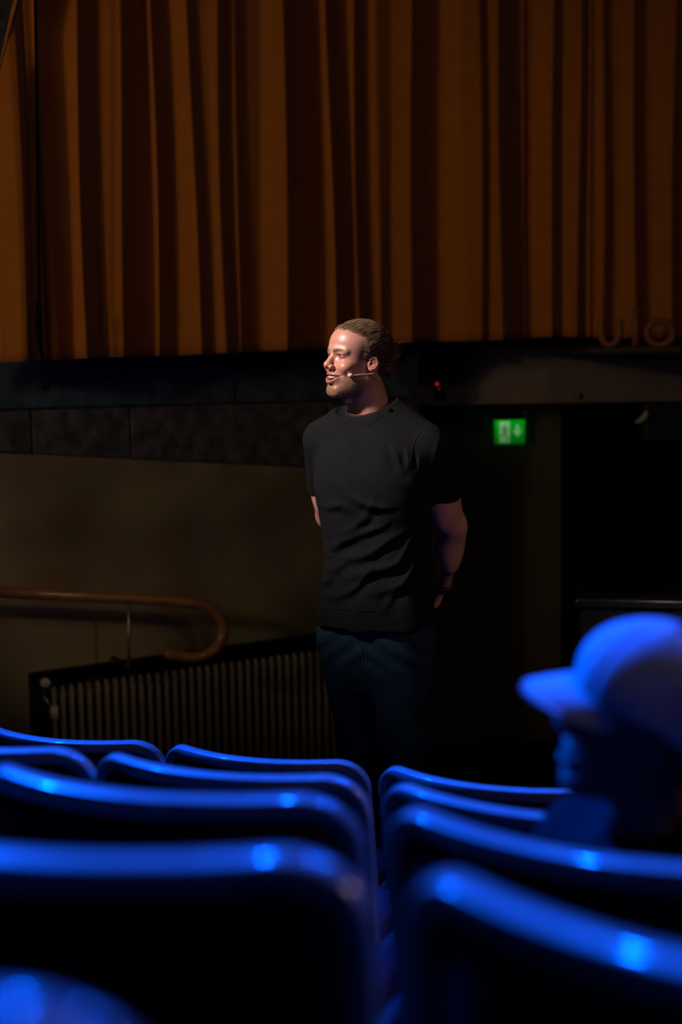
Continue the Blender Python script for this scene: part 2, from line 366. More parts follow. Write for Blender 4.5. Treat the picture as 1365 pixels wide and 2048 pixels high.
folds = [(60,.0),(76,.0),(82,.1),(95,.45),(110,.5),(125,.25),(140,.3),(180,.95),(190,.15),(198,.3),(256,1.0),(270,.12),(297,.15),(314,.8),(328,.2),(345,.25),(396,.95),(408,.62),(430,.72),(453,.95),(470,.5),(482,.72),(497,.42),(525,.4),(576,1.0),(592,.1),(637,.1),(663,.85),(680,.25),(698,.28),(716,.7),(735,.25),(748,.4),(760,.62),(785,.45),(826,1.0),(840,.15),(874,.05),(920,.75),(958,.98),(970,.72),(1000,.95),(1012,.05),(1038,.05),(1048,.38),(1056,.12),(1068,.2),(1103,.95),(1112,.4),(1155,.8),(1163,.25),(1175,.55),(1184,.35),(1201,.7),(1212,.2),(1236,.25),(1263,.8),(1276,.15),(1302,.15),(1344,.8),(1358,.15),(1400,.7),(1450,.15),(1500,.8),(1540,.2),(1600,.7),(1660,.2)]
c1 = curtain('stage_curtain', folds, bot)
tag(c1, 'wide orange brown velour curtain hanging in deep folds behind the man', 'curtain')
def lc(z, y):
    a = P(45, 0, y); b = P(0, 172, y)
    return a.x+(z-a.z)*(b.x-a.x)/(b.z-a.z)
c2 = curtain('side_curtain', [(-260,.4),(-200,.7),(-120,.3),(-60,.55),(-20,.5),(0,.55),(40,.9),(58,.95),(66,.4)], bot, lc)
tag(c2, 'narrow orange curtain strip at left edge with a slanting upper side', 'curtain')
# black cord hanging in the gap between the curtains
cy_ = 5.5
cordp = [P(76, 600, cy_), P(74, 650, cy_), P(80, 700, cy_), P(90, 728, cy_), P(99, 757, cy_), P(95, 777, cy_), P(87, 776, cy_), P(84, 757, cy_), P(88, 730, cy_), P(83, 700, cy_+.02), P(80, 640, cy_+.02), P(78, 560, cy_+.03), P(72, 100, cy_+.03), P(70, -60, cy_+.03)]
tag(mesh_obj('looped_cable', *tube(spline(cordp, 60), .006, 8), M['pin']), 'black looped cable hanging in the gap between two curtains', 'cable')
# ceiling track carrying curtains
trk = [(x, y-.05, 3.78) for x, y in cX]
tag(mesh_obj('curtain_track', *tube(spline(trk, 40), .02, 8), M['black']), 'black curtain track above the orange curtains', 'curtain track')

# ================================================================== HANDRAIL
hy = .22
def HW(px, py, off=hy): return onwall(px, py, off)
hp = [HW(-420, 1160), HW(-200, 1170), HW(0, 1184), HW(150, 1192), HW(300, 1199), HW(385, 1206), HW(420, 1216), HW(442, 1238), HW(447, 1268), HW(432, 1296), HW(402, 1312), HW(370, 1314), HW(338, 1308)]
hr = empty('handrail', (HW(257, 1335).x, HW(257, 1335).y, FLZ))
L = hr.location
pts = spline([p-L for p in hp], 90)
V_, F_ = tube(pts, .0235, 16); mesh_obj('rail', V_, F_, M['rail_wood'], hr)
mesh_obj('rail_end', *sphere(pts[-1], .0235), M['rail_wood'], hr)
a = HW(257, 1198)-L
pe = HW(258, 1333)-L
mesh_obj('post', *tube([a, pe, pe-WN*.01], .0065, 10), M['steel'], hr)
mesh_obj('wall_bracket', *tube([pe, pe-WN*(hy+.16)], .008, 10), M['niche'], hr)
a2 = HW(-250, 1170)-L
mesh_obj('post', *tube([a2, Vector((a2.x, a2.y, 0))], .0065, 10), M['steel'], hr)
tag(hr, 'wooden handrail with a curled return end on a thin steel post', 'handrail')

# ================================================================== RADIATOR
rd = empty('radiator', wp(0, FLZ, -.08)); L = rd.location
ta = WT(onwall(107, 1400, -.07)); tb = WT(onwall(780, 1400, -.07)); za = onwall(107, 1372, -.07).z; zb_ = onwall(620, 1302, -.07).z; t620 = WT(onwall(620, 1302, -.07))
pitch = (t620-ta)/31.0
i = 0; t = ta
def rel(p): return p-L
me0 = None
while t < tb:
    zt = za+(zb_-za)*(t-ta)/(t620-ta)
    base = wp(t, FLZ+.05, -.07)
    if me0 is None:
        H0 = zt-(FLZ+.05)
        v, f = tube([Vector((0, 0, 0)), Vector((0, 0, H0-.02)), Vector((0, 0, H0-.006)), Vector((0, 0, H0))], [.0125, .0125, .009, .003], 10, sec=(1.0, 1.6), up=(WN.x, WN.y, 0))
        o = mesh_obj('radiator_column', v, f, M['radiator'], rd); me0 = o.data
    else:
        o = bpy.data.objects.new('radiator_column', me0); COL.objects.link(o); o.parent = rd
    o.location = rel(base); o.scale = (1, 1, (zt-(FLZ+.05))/H0)
    t += pitch
tend = t-pitch
for zz in (.11, ):
    mesh_obj('header_pipe', *tube([rel(wp(ta, FLZ+zz, -.085)), rel(wp(tend, FLZ+zz, -.085))], .016, 10), M['radiator'], rd)
mesh_obj('header_pipe', *tube([rel(wp(ta, za-.05, -.095)), rel(wp(tend, za-.05+(zb_-za)*(tend-ta)/(t620-ta), -.095))], .014, 10), M['radiator'], rd)
for tt in (ta+.2, tend-.2):
    mesh_obj('foot', *tube([rel(wp(tt, FLZ, -.09)), rel(wp(tt, FLZ+.12, -.09))], .014, 8), M['radiator'], rd)
k = onwall(90, 1365, -.02); kk = mesh_obj('thermostat_knob', *tube([k-L-WN*.04, k-L-WN*.01, k-L+WN*.012, k-L+WN*.016], [.013, .021, .021, .017], 16), M['whiteplastic'], rd); kk['label'] = 'pale round thermostat knob'
c = onwall(108, 1425, -.05); mesh_obj('valve_collar', *tube([c-L-Vector((0, 0, .028)), c-L+Vector((0, 0, .028))], .019, 14), M['whiteplastic'], rd)
v0 = onwall(84, 1388, -.05); mesh_obj('valve', *join(tube([v0-L, v0-L+Vector((0, 0, .05))], .009, 10), tube([v0-L, c-L], .008, 10)), M['steel'], rd)
tag(rd, 'long column radiator in a black niche at the foot of the wall', 'radiator')

# ================================================================== BEAM THINGS
c = P(884, 765, BY-.05)
dt = empty('motion_detector', (c.x, BY, c.z)); s = .0032
box('housing', (-.032, -.075, -.07), (.032, 0, .07), M['black'], dt, .012)
box('cover_edge', (.018, -.079, -.06), (.028, -.07, .06), M['beam'], dt, .003)
v, f = sphere((-.026, -.079, -.006), .0055); l_ = mesh_obj('indicator_lamp', v, f, M['led'], dt); l_['label'] = 'glowing red indicator lamp'
v, f = sphere((-.016, -.077, -.03), .002); mesh_obj('indicator_lamp', v, f, M['led'], dt)
tag(dt, 'small black wall detector with a red indicator light on the beam', 'detector')
# letters  u l o s
LY = 6.70
lz = P(1300, 695, LY).z-.017
box('ledge', (P(1140, 690, LY).x, LY-.05, lz-.014), (5.2, BY+.02, lz), M['black'], beam)
def letter(name, strokes, label, word):
    r0 = .017; parts = []
    for st in strokes:
        q = [P(x, y, LY) for x, y in st]; n = 28 if len(q) > 2 else 2
        parts.append((q, n))
    base = P(strokes[0][0][0], 695, LY); L = Vector((base.x, LY, base.z))
    ms = []
    for q, n in parts:
        pts = spline([p-L for p in q], n); ms.append(tube(pts, r0, 10, sec=(1, 1), up=(0, -1, 0)))
    v, f = join(*ms); v = [(p[0], p[1]*1.0, p[2]) for p in v]
    o = mesh_obj(name, v, f, M['letter'], None, True, L); tag(o, label, 'letter', 'wooden letters standing on the beam'); return o
letter('letter', [[(1204, 642), (1203, 665), (1208, 682), (1220, 690), (1234, 683), (1240, 665), (1240, 640)], ], 'orange letter u standing on the beam below the curtain', 0)
letter('letter', [[(1272, 616), (1272, 692)]], 'tall orange letter l standing on the beam below the curtain', 0)
th = np.linspace(0, 2*math.pi, 15)
letter('letter', [[(1321+26*math.cos(a), 666+24*math.sin(a)) for a in th]], 'round orange letter o standing on the beam', 0)
letter('letter', [[(1396, 648), (1384, 642), (1372, 648), (1376, 662), (1392, 670), (1397, 682), (1384, 691), (1370, 688)]], 'orange letter s cut off at the right frame edge', 0)
# exit sign
SY = 7.5
c = P(1020, 864, SY); sw = (P(1050, 864, SY).x-P(990, 864, SY).x)/2; sh = (P(1020, 840, SY).z-P(1020, 888, SY).z)/2
sg = empty('exit_sign', c, math.radians(4))
box('housing', (-sw*1.03, -.02, sh), (sw*1.03, .04, sh+.035), M['black'], sg, .004)
pn = mesh_obj('lit_panel', *boxmesh((-sw, -.006, -sh), (sw, .006, sh)), M['green'], sg, False); pn['label'] = 'backlit green panel'
dw = mesh_obj('door_symbol', *boxmesh((-sw*.70, -.010, -sh*.88), (-sw*.02, -.006, sh*.88)), M['signwhite'], sg, False)
def U(x, y, yy=-.0125): # sign pictogram coords from the zoomed crop (335..1030, 440..1000)
    return Vector(((x-682)/348*sw, yy, -(y-720)/280*sh))
def flat(polys, m, name, yy):
    ms = [prism([U(x, y, yy) for x, y in pl], (0, .002, 0)) for pl in polys]; return mesh_obj(name, *join(*ms), m, sg, False)
def bar(a, b, w_):
    a = np.array(a, float); b = np.array(b, float); d = (b-a)/np.linalg.norm(b-a); n = np.array([-d[1], d[0]])*w_/2
    return [tuple(a+n), tuple(b+n), tuple(b-n), tuple(a-n)]
hd = [(582+18*math.cos(a), 552+20*math.sin(a)) for a in np.linspace(0, 2*math.pi, 12, endpoint=False)]
flat([hd, [(540, 600), (590, 590), (580, 690), (530, 700)], bar((545, 612), (495, 618), 18), bar((495, 618), (470, 668), 16), bar((580, 620), (625, 680), 17), bar((622, 682), (660, 680), 15),
      bar((545, 690), (525, 805), 30), bar((530, 800), (448, 803), 24), bar((560, 690), (590, 790), 30), bar((590, 785), (625, 900), 26), bar((615, 900), (600, 930), 18)], M['signdark'], 'running_figure', -.0125)
flat([[(825, 560), (890, 560), (890, 690), (825, 690)], [(762, 655), (800, 680), (860, 760), (915, 680), (952, 655), (930, 740), (862, 832), (785, 740)], [(820, 680), (895, 680), (860, 770)]], M['signwhite'], 'arrow_symbol', -.0085)
for dz, r in ((.048, .006), (.025, .004)):
    mesh_obj('mounting_screw', *sphere((sw*.97, -.026, sh+dz-.012), r), M['whiteplastic'], sg)
mesh_obj('hanger', *tube([(-.0, .01, sh+.03), (.0, .01, sh+.12)], .006, 8), M['black'], sg)
mesh_obj('ceiling_rose', *sphere((-.0, .01, sh+.125), .022, scale=(1, 1, .5)), M['steel'], sg)
tag(sg, 'green lit exit sign with running figure, door and down arrow', 'exit sign')
# ceiling of the passage
tag(box('ceiling_passage', (bl-.5, BY+.25, c.z+sh+.128), (5.2, 11, c.z+sh+.3), M['dark']), 'dark ceiling of the passage', kind='structure')
# pale curved bracket and box hanging under the beam at right
c = P(1330, 812, 7.3); bx_ = empty('wall_speaker', (c.x, 7.45, zbb-.02))
box('cabinet', (-.11, -.2, -.20), (.16, .0, .0), M['black'], bx_, .01)
q = [P(1294, 822, 7.2), P(1291, 832, 7.2), P(1283, 840, 7.2), P(1272, 845, 7.2)]
mesh_obj('curved_bracket', *tube(spline([p-bx_.location for p in q], 14), [.004+.009*math.sin(math.pi*(.1+.85*i/13)) for i in range(14)], 10), M['whiteplastic'], bx_)
mesh_obj('hanger', *tube([q[0]-bx_.location, Vector((-.09, -.1, -.02))], .006, 8), M['black'], bx_)
tag(bx_, 'black box under the beam at far right with a pale curved bracket', 'speaker')
# dark lectern like cabinet whose thin top edge catches light, right
cbY = 5.9
a = P(1180, 1203, cbY); 
cb = empty('black_cabinet', (a.x+.45, cbY+.2, FLZ), math.radians(-12))
H = a.z-FLZ
box('body', (-.44, -.24, 0), (.7, .24, H-.03), M['black'], cb, .006)
box('top_board', (-.46, -.26, H-.03), (.72, .26, H), M['black'], cb, .004)
mesh_obj('edge_strip', *tube([(-.46, -.262, H), (.72, -.262, H)], .0022, 6), M['steel'], cb)
mesh_obj('corner_screw', *sphere((-.45, -.266, H-.004), .006), M['steel'], cb)
tag(cb, 'low black cabinet with a thin light catching top edge at right', 'cabinet')

# ================================================================== THEATRE SEATS
ROW_YAW = math.radians(-23)
PW = .60
HWID = .284
def railpath():
    pts = []; r = .066; n = 9
    sag = .092; lean = .16
    def fy(x, z): return sag*(x/HWID)**2 - lean*z*1.0
    left = []
    for z in np.linspace(-.56, -r, 10): left.append((-HWID, z))
    for k in range(1, n+1):
        a = math.pi/2*k/n; left.append((-HWID+r*(1-math.cos(a)), -r+r*math.sin(a)))
    top = [(x, 0) for x in np.linspace(-HWID+r, HWID-r, 19)[1:-1]]
    right = [(-x, z) for x, z in left[::-1]]
    al = left+top+right
    return [Vector((x, fy(x, z), z)) for x, z in al], fy
RP, RFY = railpath()
TOPH = .86
def make_seat():
    root = empty('theatre_seat', (0, 0, 0))
    ups = [(0, -1, -.16)]*len(RP)
    RPz = [p+Vector((0, 0, TOPH-.016)) for p in RP]
    # rounded rectangular section 34 mm x 32 mm
    v = []; f = []; seg = 16; n = len(RPz)
    for i, p in enumerate(RPz):
        t = (RPz[min(i+1, n-1)]-RPz[max(i-1, 0)]).normalized(); u = Vector(ups[i]); u = (u-t*u.dot(t)).normalized(); s = t.cross(u)
        for k in range(seg):
            a = 2*math.pi*k/seg; c_, s_ = math.cos(a), math.sin(a); e = .24
            v.append(p+s*(.0140*math.copysign(abs(c_)**e, c_))+u*(.0135*math.copysign(abs(s_)**e, s_)))
    for i in range(n-1):
        for k in range(seg): f.append((i*seg+k, (i+1)*seg+k, (i+1)*seg+(k+1) % seg, i*seg+(k+1) % seg))
    f.append(tuple(range(seg))); f.append(tuple(range((n-1)*seg, n*seg))[::-1])
    mesh_obj('frame', v, f, M['chairframe'], root)
    # upholstered back: a bowed cushion filling the frame
    nx_, nz_ = 22, 16; v = []; f = []
    for side in (0, 1):
        for j in range(nz_+1):
            z = -.56+(.56-.006)*j/nz_
            hw = HWID-.008; r = .066
            if z > -r: hw = HWID-r+math.sqrt(max(r*r-(z+r)**2, 0))-.004
            for i in range(nx_+1):
                x = -hw+2*hw*i/nx_
                ed = min(1, (1-abs(x)/HWID)/.15)*min(1, (-z+.004)/.06)
                th = (.006+.010*ed) if side == 0 else (.008+.035*ed)
                y = RFY(x, z)+(-th if side == 0 else th)
                v.append((x, y, z+TOPH-.016))
    m_ = (nx_+1)*(nz_+1)
    for j in range(nz_):
        for i in range(nx_):
            a = j*(nx_+1)+i; f.append((a, a+1, a+nx_+2, a+nx_+1)); f.append((m_+a, m_+a+nx_+1, m_+a+nx_+2, m_+a+1))
    for j in range(nz_):
        a = j*(nx_+1); f.append((a, a+nx_+1, m_+a+nx_+1, m_+a)); a += nx_; f.append((a, m_+a, m_+a+nx_+1, a+nx_+1))
    for i in range(nx_): a = nz_*(nx_+1)+i; f.append((a, a+1, m_+a+1, m_+a)); f.append((i, m_+i, m_+i+1, i+1))
    mesh_obj('backrest', v, f, M['red'], root)
    o = box('seat_cushion', (-.225, .17, .36), (.225, .58, .45), M['red'], root, .03)
    for sx in (-1, 1):
        x = sx*.262
        mesh_obj('side_leg', *tube([(x, .07, TOPH-.54), (x, .17, .3), (x, .25, 0.0)], [.016, .02, .024], 10), M['black'], root)
        mesh_obj('arm_bracket', *tube([(x*.96, .12, .42), (x*.96, .5, .42)], .014, 8), M['black'], root)
    return root
rows = [  # gap point between left and right blocks: pixel of the rail height there, distance
    (724, 1550, 3.50), (717, 1592, 2.54), (697, 1652, 1.74), (688, 1800, 1.12), (130, 2230, .58)]
def tree_copy(o, parent=None):
    c_ = o.copy(); COL.objects.link(c_); c_.parent = parent
    for ch in list(o.children): tree_copy(ch, c_)
    return c_
labels = {
 (0,-2): 'front row seat with its blue lit rail at far left below the handrail',
 (0,-1): 'front row seat left of the narrow gap, below the radiator',
 (0,0): 'front row seat right of the narrow gap, in front of the man\'s legs',
 (0,1): 'front row seat at right, mostly hidden behind the person in the cap',
 (1,-2): 'second row seat cut off by the left edge, its curved corner showing',
 (1,-1): 'second row seat left of the narrow gap, directly behind the front row seat',
 (1,0): 'second row seat right of the gap, reaching to the person in the cap',
 (1,1): 'second row seat at right, just beyond the person in the cap',
 (2,-2): 'third row seat mostly outside the left edge',
 (2,-1): 'third row seat with long blue rail rising to the left edge',
 (2,0): 'third row seat in which the person in the cap sits',
 (2,1): 'third row seat at the right edge beside the person in the cap',
 (3,-1): 'near seat at lower left with wide blurred blue rail and round glints',
 (3,0): 'near seat at lower right with blurred rail sloping down to the right',
 (3,-2): 'near seat outside the left edge',
 (4,-1): 'nearest seat, only a blurred blue corner at bottom left'}
seat0 = make_seat(); used = False
floors = []
ux = Vector((math.cos(ROW_YAW), math.sin(ROW_YAW), 0))
for r, (px, py, Y) in enumerate(rows):
    g = P(px, py, Y)+Vector((0, 0, .016)); fz = g.z-TOPH; floors.append((g, fz))
    offs = {0: (-2, -1, 0, 1), 1: (-2, -1, 0, 1), 2: (-1, 0), 3: (-1, 0), 4: (-1,)}[r]
    for k in offs:
        # every row bows: seats right of the gap turn further than those left of it
        yaw = {0: (-21.5, -28), 1: (-21.5, -28), 2: (-20, -30), 3: (-16, -33), 4: (-20, -20)}[r][k >= 0]
        yaw = math.radians(yaw); uk = Vector((math.cos(yaw), math.sin(yaw), 0))
        cx = (k+.5)*PW-(.014 if k < 0 and r < 3 else 0)
        p = g+uk*cx
        s_ = seat0 if not used else tree_copy(seat0); used = True
        s_.location = (p.x, p.y, fz); s_.rotation_euler = (0, 0, yaw)
        tag(s_, labels[(r, k)], 'seat', 'theatre seats in raked rows')
# risers
nrm = Vector((-ux.y, ux.x, 0))
zprev = None
for r, (g, fz) in enumerate(floors):
    d0 = .30 if r else .62
    a = g+nrm*(.52 if r else .42); 
    nxt = floors[r+1][0]+nrm*.52 if r+1 < len(floors) else g-nrm*.9
    q = [a-ux*2.2, a+ux*1.9, Vector((nxt.x, nxt.y, 0))+ux*1.9, Vector((nxt.x, nxt.y, 0))-ux*2.2]
    if fz <= FLZ+.01: 
        for c_ in range(3): pass
    top = [Vector((p.x, p.y, fz)) for p in q]
    o = mesh_obj('floor_step', *prism(top[::-1], (0, 0, -.5)), M['floor'], None, False)
    tag(o, 'raked floor step under a row of seats', kind='structure')

# ================================================================== THE STANDING MAN
MY = 4.45
FEET = Vector((P(756, 1240, MY).x, MY+.02, 0)); man = empty('person', FEET)
tag(man, 'standing man in black t-shirt and dark jeans, hands behind his back, smiling to the left', 'person')
BYAW = math.radians(-28); BR = Matrix.Rotation(BYAW, 3, 'Z')       # local x = his left, local -y = his front
AX = BR @ Vector((1, 0, 0)); FW = BR @ Vector((0, -1, 0))
def T(px, py, Y): return P(px, py, Y)
HO = P(716, 716, MY)                                                # head origin (between the ears, eye level)
HYAW, HPITCH, HTILT = math.radians(-58), math.radians(-7), math.radians(2)
HR = Matrix.Rotation(HYAW, 3, 'Z') @ Matrix.Rotation(HPITCH, 3, 'X') @ Matrix.Rotation(HTILT, 3, 'Y')
HRn = np.array(HR)
def tohead(G, O_=None, R_=None):
    O_ = HO if O_ is None else O_; R_ = HRn if R_ is None else R_
    d = [G[i]-O_[i] for i in range(3)]
    q = [sum(R_[j][i]*d[j] for j in range(3)) for i in range(3)]
    return [np.abs(q[0]), -q[1], q[2], q[0]]                        # |side|, forward, up, signed side
EYE = (.0315, .0735, 0.0)
def face_sdf(G, fine=True, O_=None, R_=None):
    h = tohead(G, O_, R_); p = h[:3]; s = h[3]
    d = ell(p, (0, -.012, .031), (.0765, .098, .078))
    d = smin(d, ell(p, (0, .036, .037), (.064, .056, .058)), .03)
    d = smin(d, ell(p, (0, .034, -.036), (.060, .057, .070)), .025)
    d = smin(d, ell(p, (0, .028, -.080), (.052, .050, .038)), .025)
    d = smin(d, cap(p, (.047, -.004, -.070), (.019, .067, -.109), .018, .015), .03)
    d = smin(d, ell(p, (0, .073, -.110), (.023, .018, .018)), .018)
    if fine:
        d = smin(d, cap(p, (.010, .089, .017), (.044, .073, .014), .0105, .010), .012)     # brow
        d = smin(d, ell(p, (.040, .066, -.036), (.023, .022, .019)), .016)                # cheek
        d = smin(d, ell(p, (0, .082, -.070), (.028, .017, .020)), .014)                   # muzzle
        d = -smin(-d, ell(p, (.031, .098, -.003), (.019, .017, .0125)), .010)             # eye socket
        d = smin(d, cap(p, (0, .086, .006), (0, .1055, -.028), .0078, .0100), .009)        # nose
        d = smin(d, ell(p, (0, .1085, -.0335), (.0112, .0112, .0100)), .006)
        d = smin(d, ell(p, (.0140, .0990, -.039), (.0085, .0105, .0078)), .005)
        d = -smin(-d, ell(p, (.0070, .104, -.0465), (.0036, .0060, .0040)), .002)
        d = -smin(-d, cap(p, (.020, .099, -.040), (.038, .079, -.064), .0024, .0018), .007)  # smile fold
        d = -smin(-d, cap(p, (.030, .087, -.0145), (.018, .092, -.013), .001, .001), .005)
        # lids around the eyeball and the slit between them
        lid = ell(p, EYE, (.0142, .0142, .0142)); d = smin(d, lid, .004)
        u = p[2]-EYE[2]+.0*p[0]; xs = (p[0]-EYE[0])
        slit = np.maximum(np.abs(u-.0006+9*xs*xs)-.0021+9*xs*xs, np.maximum(.078-p[1], np.abs(xs)-.0135))
        d = -smin(-d, slit, .0016)
        d = smin(d, cap(p, (.0190, .0885, .0062), (.042, .080, .0045), .0034, .0034), .004)  # upper lid roll
        # lips, parted in a smile
        cu = -.0715+7.0*p[0]*p[0]; fr = .0975-15*p[0]*p[0]
        wl = np.clip(1-(p[0]/.034)**2, 0, 1)
        up = np.sqrt((p[2]-(cu+.0105*wl+.001))**2+(p[1]-fr)**2)-(.0018+.0022*wl); up = np.maximum(up, p[0]-.034)
        lo = np.sqrt((p[2]-(cu-.0115*wl-.001))**2+(p[1]-fr+.002)**2)-(.0022+.0042*wl); lo = np.maximum(lo, p[0]-.034)
        d = smin(d, up, .005); d = smin(d, lo, .005)
        mo = np.maximum(np.abs(p[2]-cu)-.0092*wl, np.maximum(p[0]-.032, .066-p[1]))
        d = -smin(-d, mo, .0015)
        d = -smin(-d, cap(p, (.0345, .083, -.0635), (.037, .076, -.062), .0014, .001), .005)
        d = -smin(-d, cap(p, (0, .093, -.0930), (.014, .089, -.092), .0025, .002), .006)
        # ear
        e = [(p[0]-.073)/.85, (p[1]+.010)/.85, (p[2]+.016)/.70]
        ca, sa = math.cos(.42), math.sin(.42)                       # flared back edge
        ex = e[0]*ca+e[1]*sa; ef = -e[0]*sa+e[1]*ca; tt = .18; eu = e[2]*math.cos(tt)-ef*math.sin(tt); ef = ef*math.cos(tt)+e[2]*math.sin(tt)
        rr = np.sqrt((ef/.0175)**2+((eu)/(.031+.0*eu))**2); rr = rr*(1+.12*np.clip(-eu/.03, 0, 1)*(ef < 0))
        plate = np.maximum(np.abs(ex-.004)-.0028, (rr-1)*.018)
        rim = np.sqrt(((rr-.90)*.0185)**2+(ex-.0065)**2)-.0034; rim = np.where((ef > .008) & (eu < .012), rim+.004, rim)
        anti = np.sqrt(((rr-.52)*.019)**2+(ex-.0055)**2)-.0026; anti = np.where(ef > .004, anti+.01, anti)
        ear = smin(smin(plate, rim, .002), anti, .003)
        ear = -smin(-ear, np.sqrt(((ef-.004)/.8)**2+((eu+.002)/1.1)**2+(ex-.007)**2)-.0055, .003)
        ear = smin(ear, np.sqrt((ef+.002)**2+(eu+.0255)**2*.8+(ex-.005)**2)-.0058, .005)
        ear = smin(ear, np.sqrt((ef-.0145)**2+(eu+.004)**2*.7+(ex-.001)**2)-.0045, .004)
        d = smin(d, ear*.75, .004)
    return d
NB = T(742, 842, MY+.03)       # base of the neck inside the shirt
NT = HO+HR@Vector((0, .020, -.035))
def neck_sdf(G):
    d = cap(G, NT, NB, .056, .066)
    sid = HR@Vector((1, 0, 0))
    a = HO+HR@Vector((.062, .015, -.045)); b = T(716, 850, MY-.085)
    b = HO+HR@Vector((0, -.070, -.085)); a2 = NB+Vector((0, 0, .03))
    ad = HO+HR@Vector((0, -.028, -.125)); d = smin(d, cap(G, ad, ad-Vector((0, 0, .01)), .012, .012), .02)
    d = smin(d, cap(G, HO+HR@Vector((0, .020, -.06)), NB-FW*.022, .040, .052), .03)
    return d
# joints
shL = T(858, 895, MY-.075); elL = T(903, 1052, MY+.06); wrL = T(887, 1166, MY+.20)
shR = T(645, 880, MY+.07); elR = T(662, 1030, MY+.23); wrR = T(745, 1150, MY+.30)
hbL = wrL+Vector((-.055, .02, -.035)); hbR = wrR+Vector((.050, .015, -.03))
C0 = T(752, 1000, MY)
def local(G):
    d = [G[i]-C0[i] for i in range(3)]
    return d[0]*AX.x+d[1]*AX.y, d[0]*FW.x+d[1]*FW.y, G[2]      # a (his left), b (front), z
def torso(G, tab):
    a, b, z = local(G); zz = [t[0] for t in tab]; dz = np.linspace(zz[0]-.1, zz[-1]+.1, 200); kr = np.exp(-np.linspace(-2, 2, 21)**2); kr /= kr.sum()
    g = lambda k: np.interp(z, dz, np.convolve(np.pad(np.interp(dz, zz, [t[k] for t in tab]), 10, 'edge'), kr, 'valid'))
    ra, rb, ca, cb = g(1), g(2), g(3), g(4)
    q = ((np.abs(a-ca)/ra)**2.3+(np.abs(b-cb)/rb)**2.3)**(1/2.3)
    return np.maximum((q-1)*np.minimum(ra, rb)*.95, np.maximum(zz[0]-z, z-zz[-1]))
def hand(G, w_, d_, nrm_, side):
    """w_ wrist, d_ direction of palm, nrm_ palm normal"""
    w_ = Vector(w_); d_ = Vector(d_).normalized(); nrm_ = (Vector(nrm_)-d_*Vector(nrm_).dot(d_)).normalized(); lat = d_.cross(nrm_)*side
    pc = w_+d_*.05
    d = smin(cap(G, w_, w_+d_*.03, .024, .024), cap(G, w_+d_*.03-lat*.018, w_+d_*.085-lat*.026, .016, .013), .012)
    d = smin(d, cap(G, w_+d_*.03+lat*.012, w_+d_*.085+lat*.026, .018, .013), .012); d = smin(d, cap(G, w_+d_*.04, w_+d_*.085, .017, .014), .012)
    for i, (o_, ln) in enumerate(((-.029, .060), (-.0095, .074), (.0095, .070), (.028, .055))):
        k0 = w_+d_*.088+lat*o_; k1 = k0+d_*(ln*.5)+nrm_*.012; k2 = k1+d_*(ln*.18)+nrm_*(ln*.4)
        d = smin(d, np.minimum(cap(G, k0, k1, .0095, .0085), cap(G, k1, k2, .0085, .007)), .004)
    t0 = w_+d_*.025-lat*.024; t1 = t0+d_*.03-lat*.026+nrm_*.01; t2 = t1+d_*.03-lat*.004+nrm_*.012
    d = smin(d, np.minimum(cap(G, t0, t1, .013, .0105), cap(G, t1, t2, .0105, .008)), .006)
    return d
BT = [(.80, .155, .115, 0, 0), (.95, .165, .118, 0, 0), (1.08, .150, .108, 0, 0), (1.25, .165, .115, 0, 0), (1.38, .165, .112, 0, 0), (1.46, .13, .09, 0, -.01), (1.52, .08, .07, -.01, -.01)]
def body_sdf(G):
    d = torso(G, BT)
    d = smin(d, neck_sdf(G), .03)
    for sh, el, wr, hb, sd in ((shL, elL, wrL, hbL, 1), (shR, elR, wrR, hbR, -1)):
        arm = smin(cap(G, sh, el, .055, .047), cap(G, el, wr, .047, .026), .02)
        m_ = sh.lerp(el, .55)-FW*.0; arm = smin(arm, ell(G, (m_.x, m_.y, m_.z), (.046, .050, .13)), .04)
        m_ = el.lerp(wr, .27); arm = smin(arm, ell(G, (m_.x, m_.y, m_.z), (.044, .050, .11)), .04)
        d = smin(d, arm, .02)
        d = smin(d, hand(G, wr, hb-wr, Vector((0, -1, .1)), sd), .008)
    return d
def skin_fine(G):
    d = smin(face_sdf(G), neck_sdf(G), .018)
    return d
hz0 = HO.z-.185
def ball(o, R): return [c-R for c in o], [c+R for c in o]
v1, f1 = surfnets(lambda G: np.maximum(skin_fine(G), hz0-G[2]), (HO.x-.135, HO.y-.135, hz0-.01), (HO.x+.14, HO.y+.15, HO.z+.135), .00185)
v2, f2 = surfnets(lambda G: np.maximum(body_sdf(G), G[2]-(hz0+.003)), (C0.x-.32, C0.y-.25, .84), (C0.x+.32, C0.y+.42, hz0+.02), .0062)
f2 = f2+len(v1); V = np.concatenate([v1, v2]); Fq = np.concatenate([f1, f2])
L = np.array(FEET)
skin = mesh_obj('body', V-L, Fq, M['skin'], man)
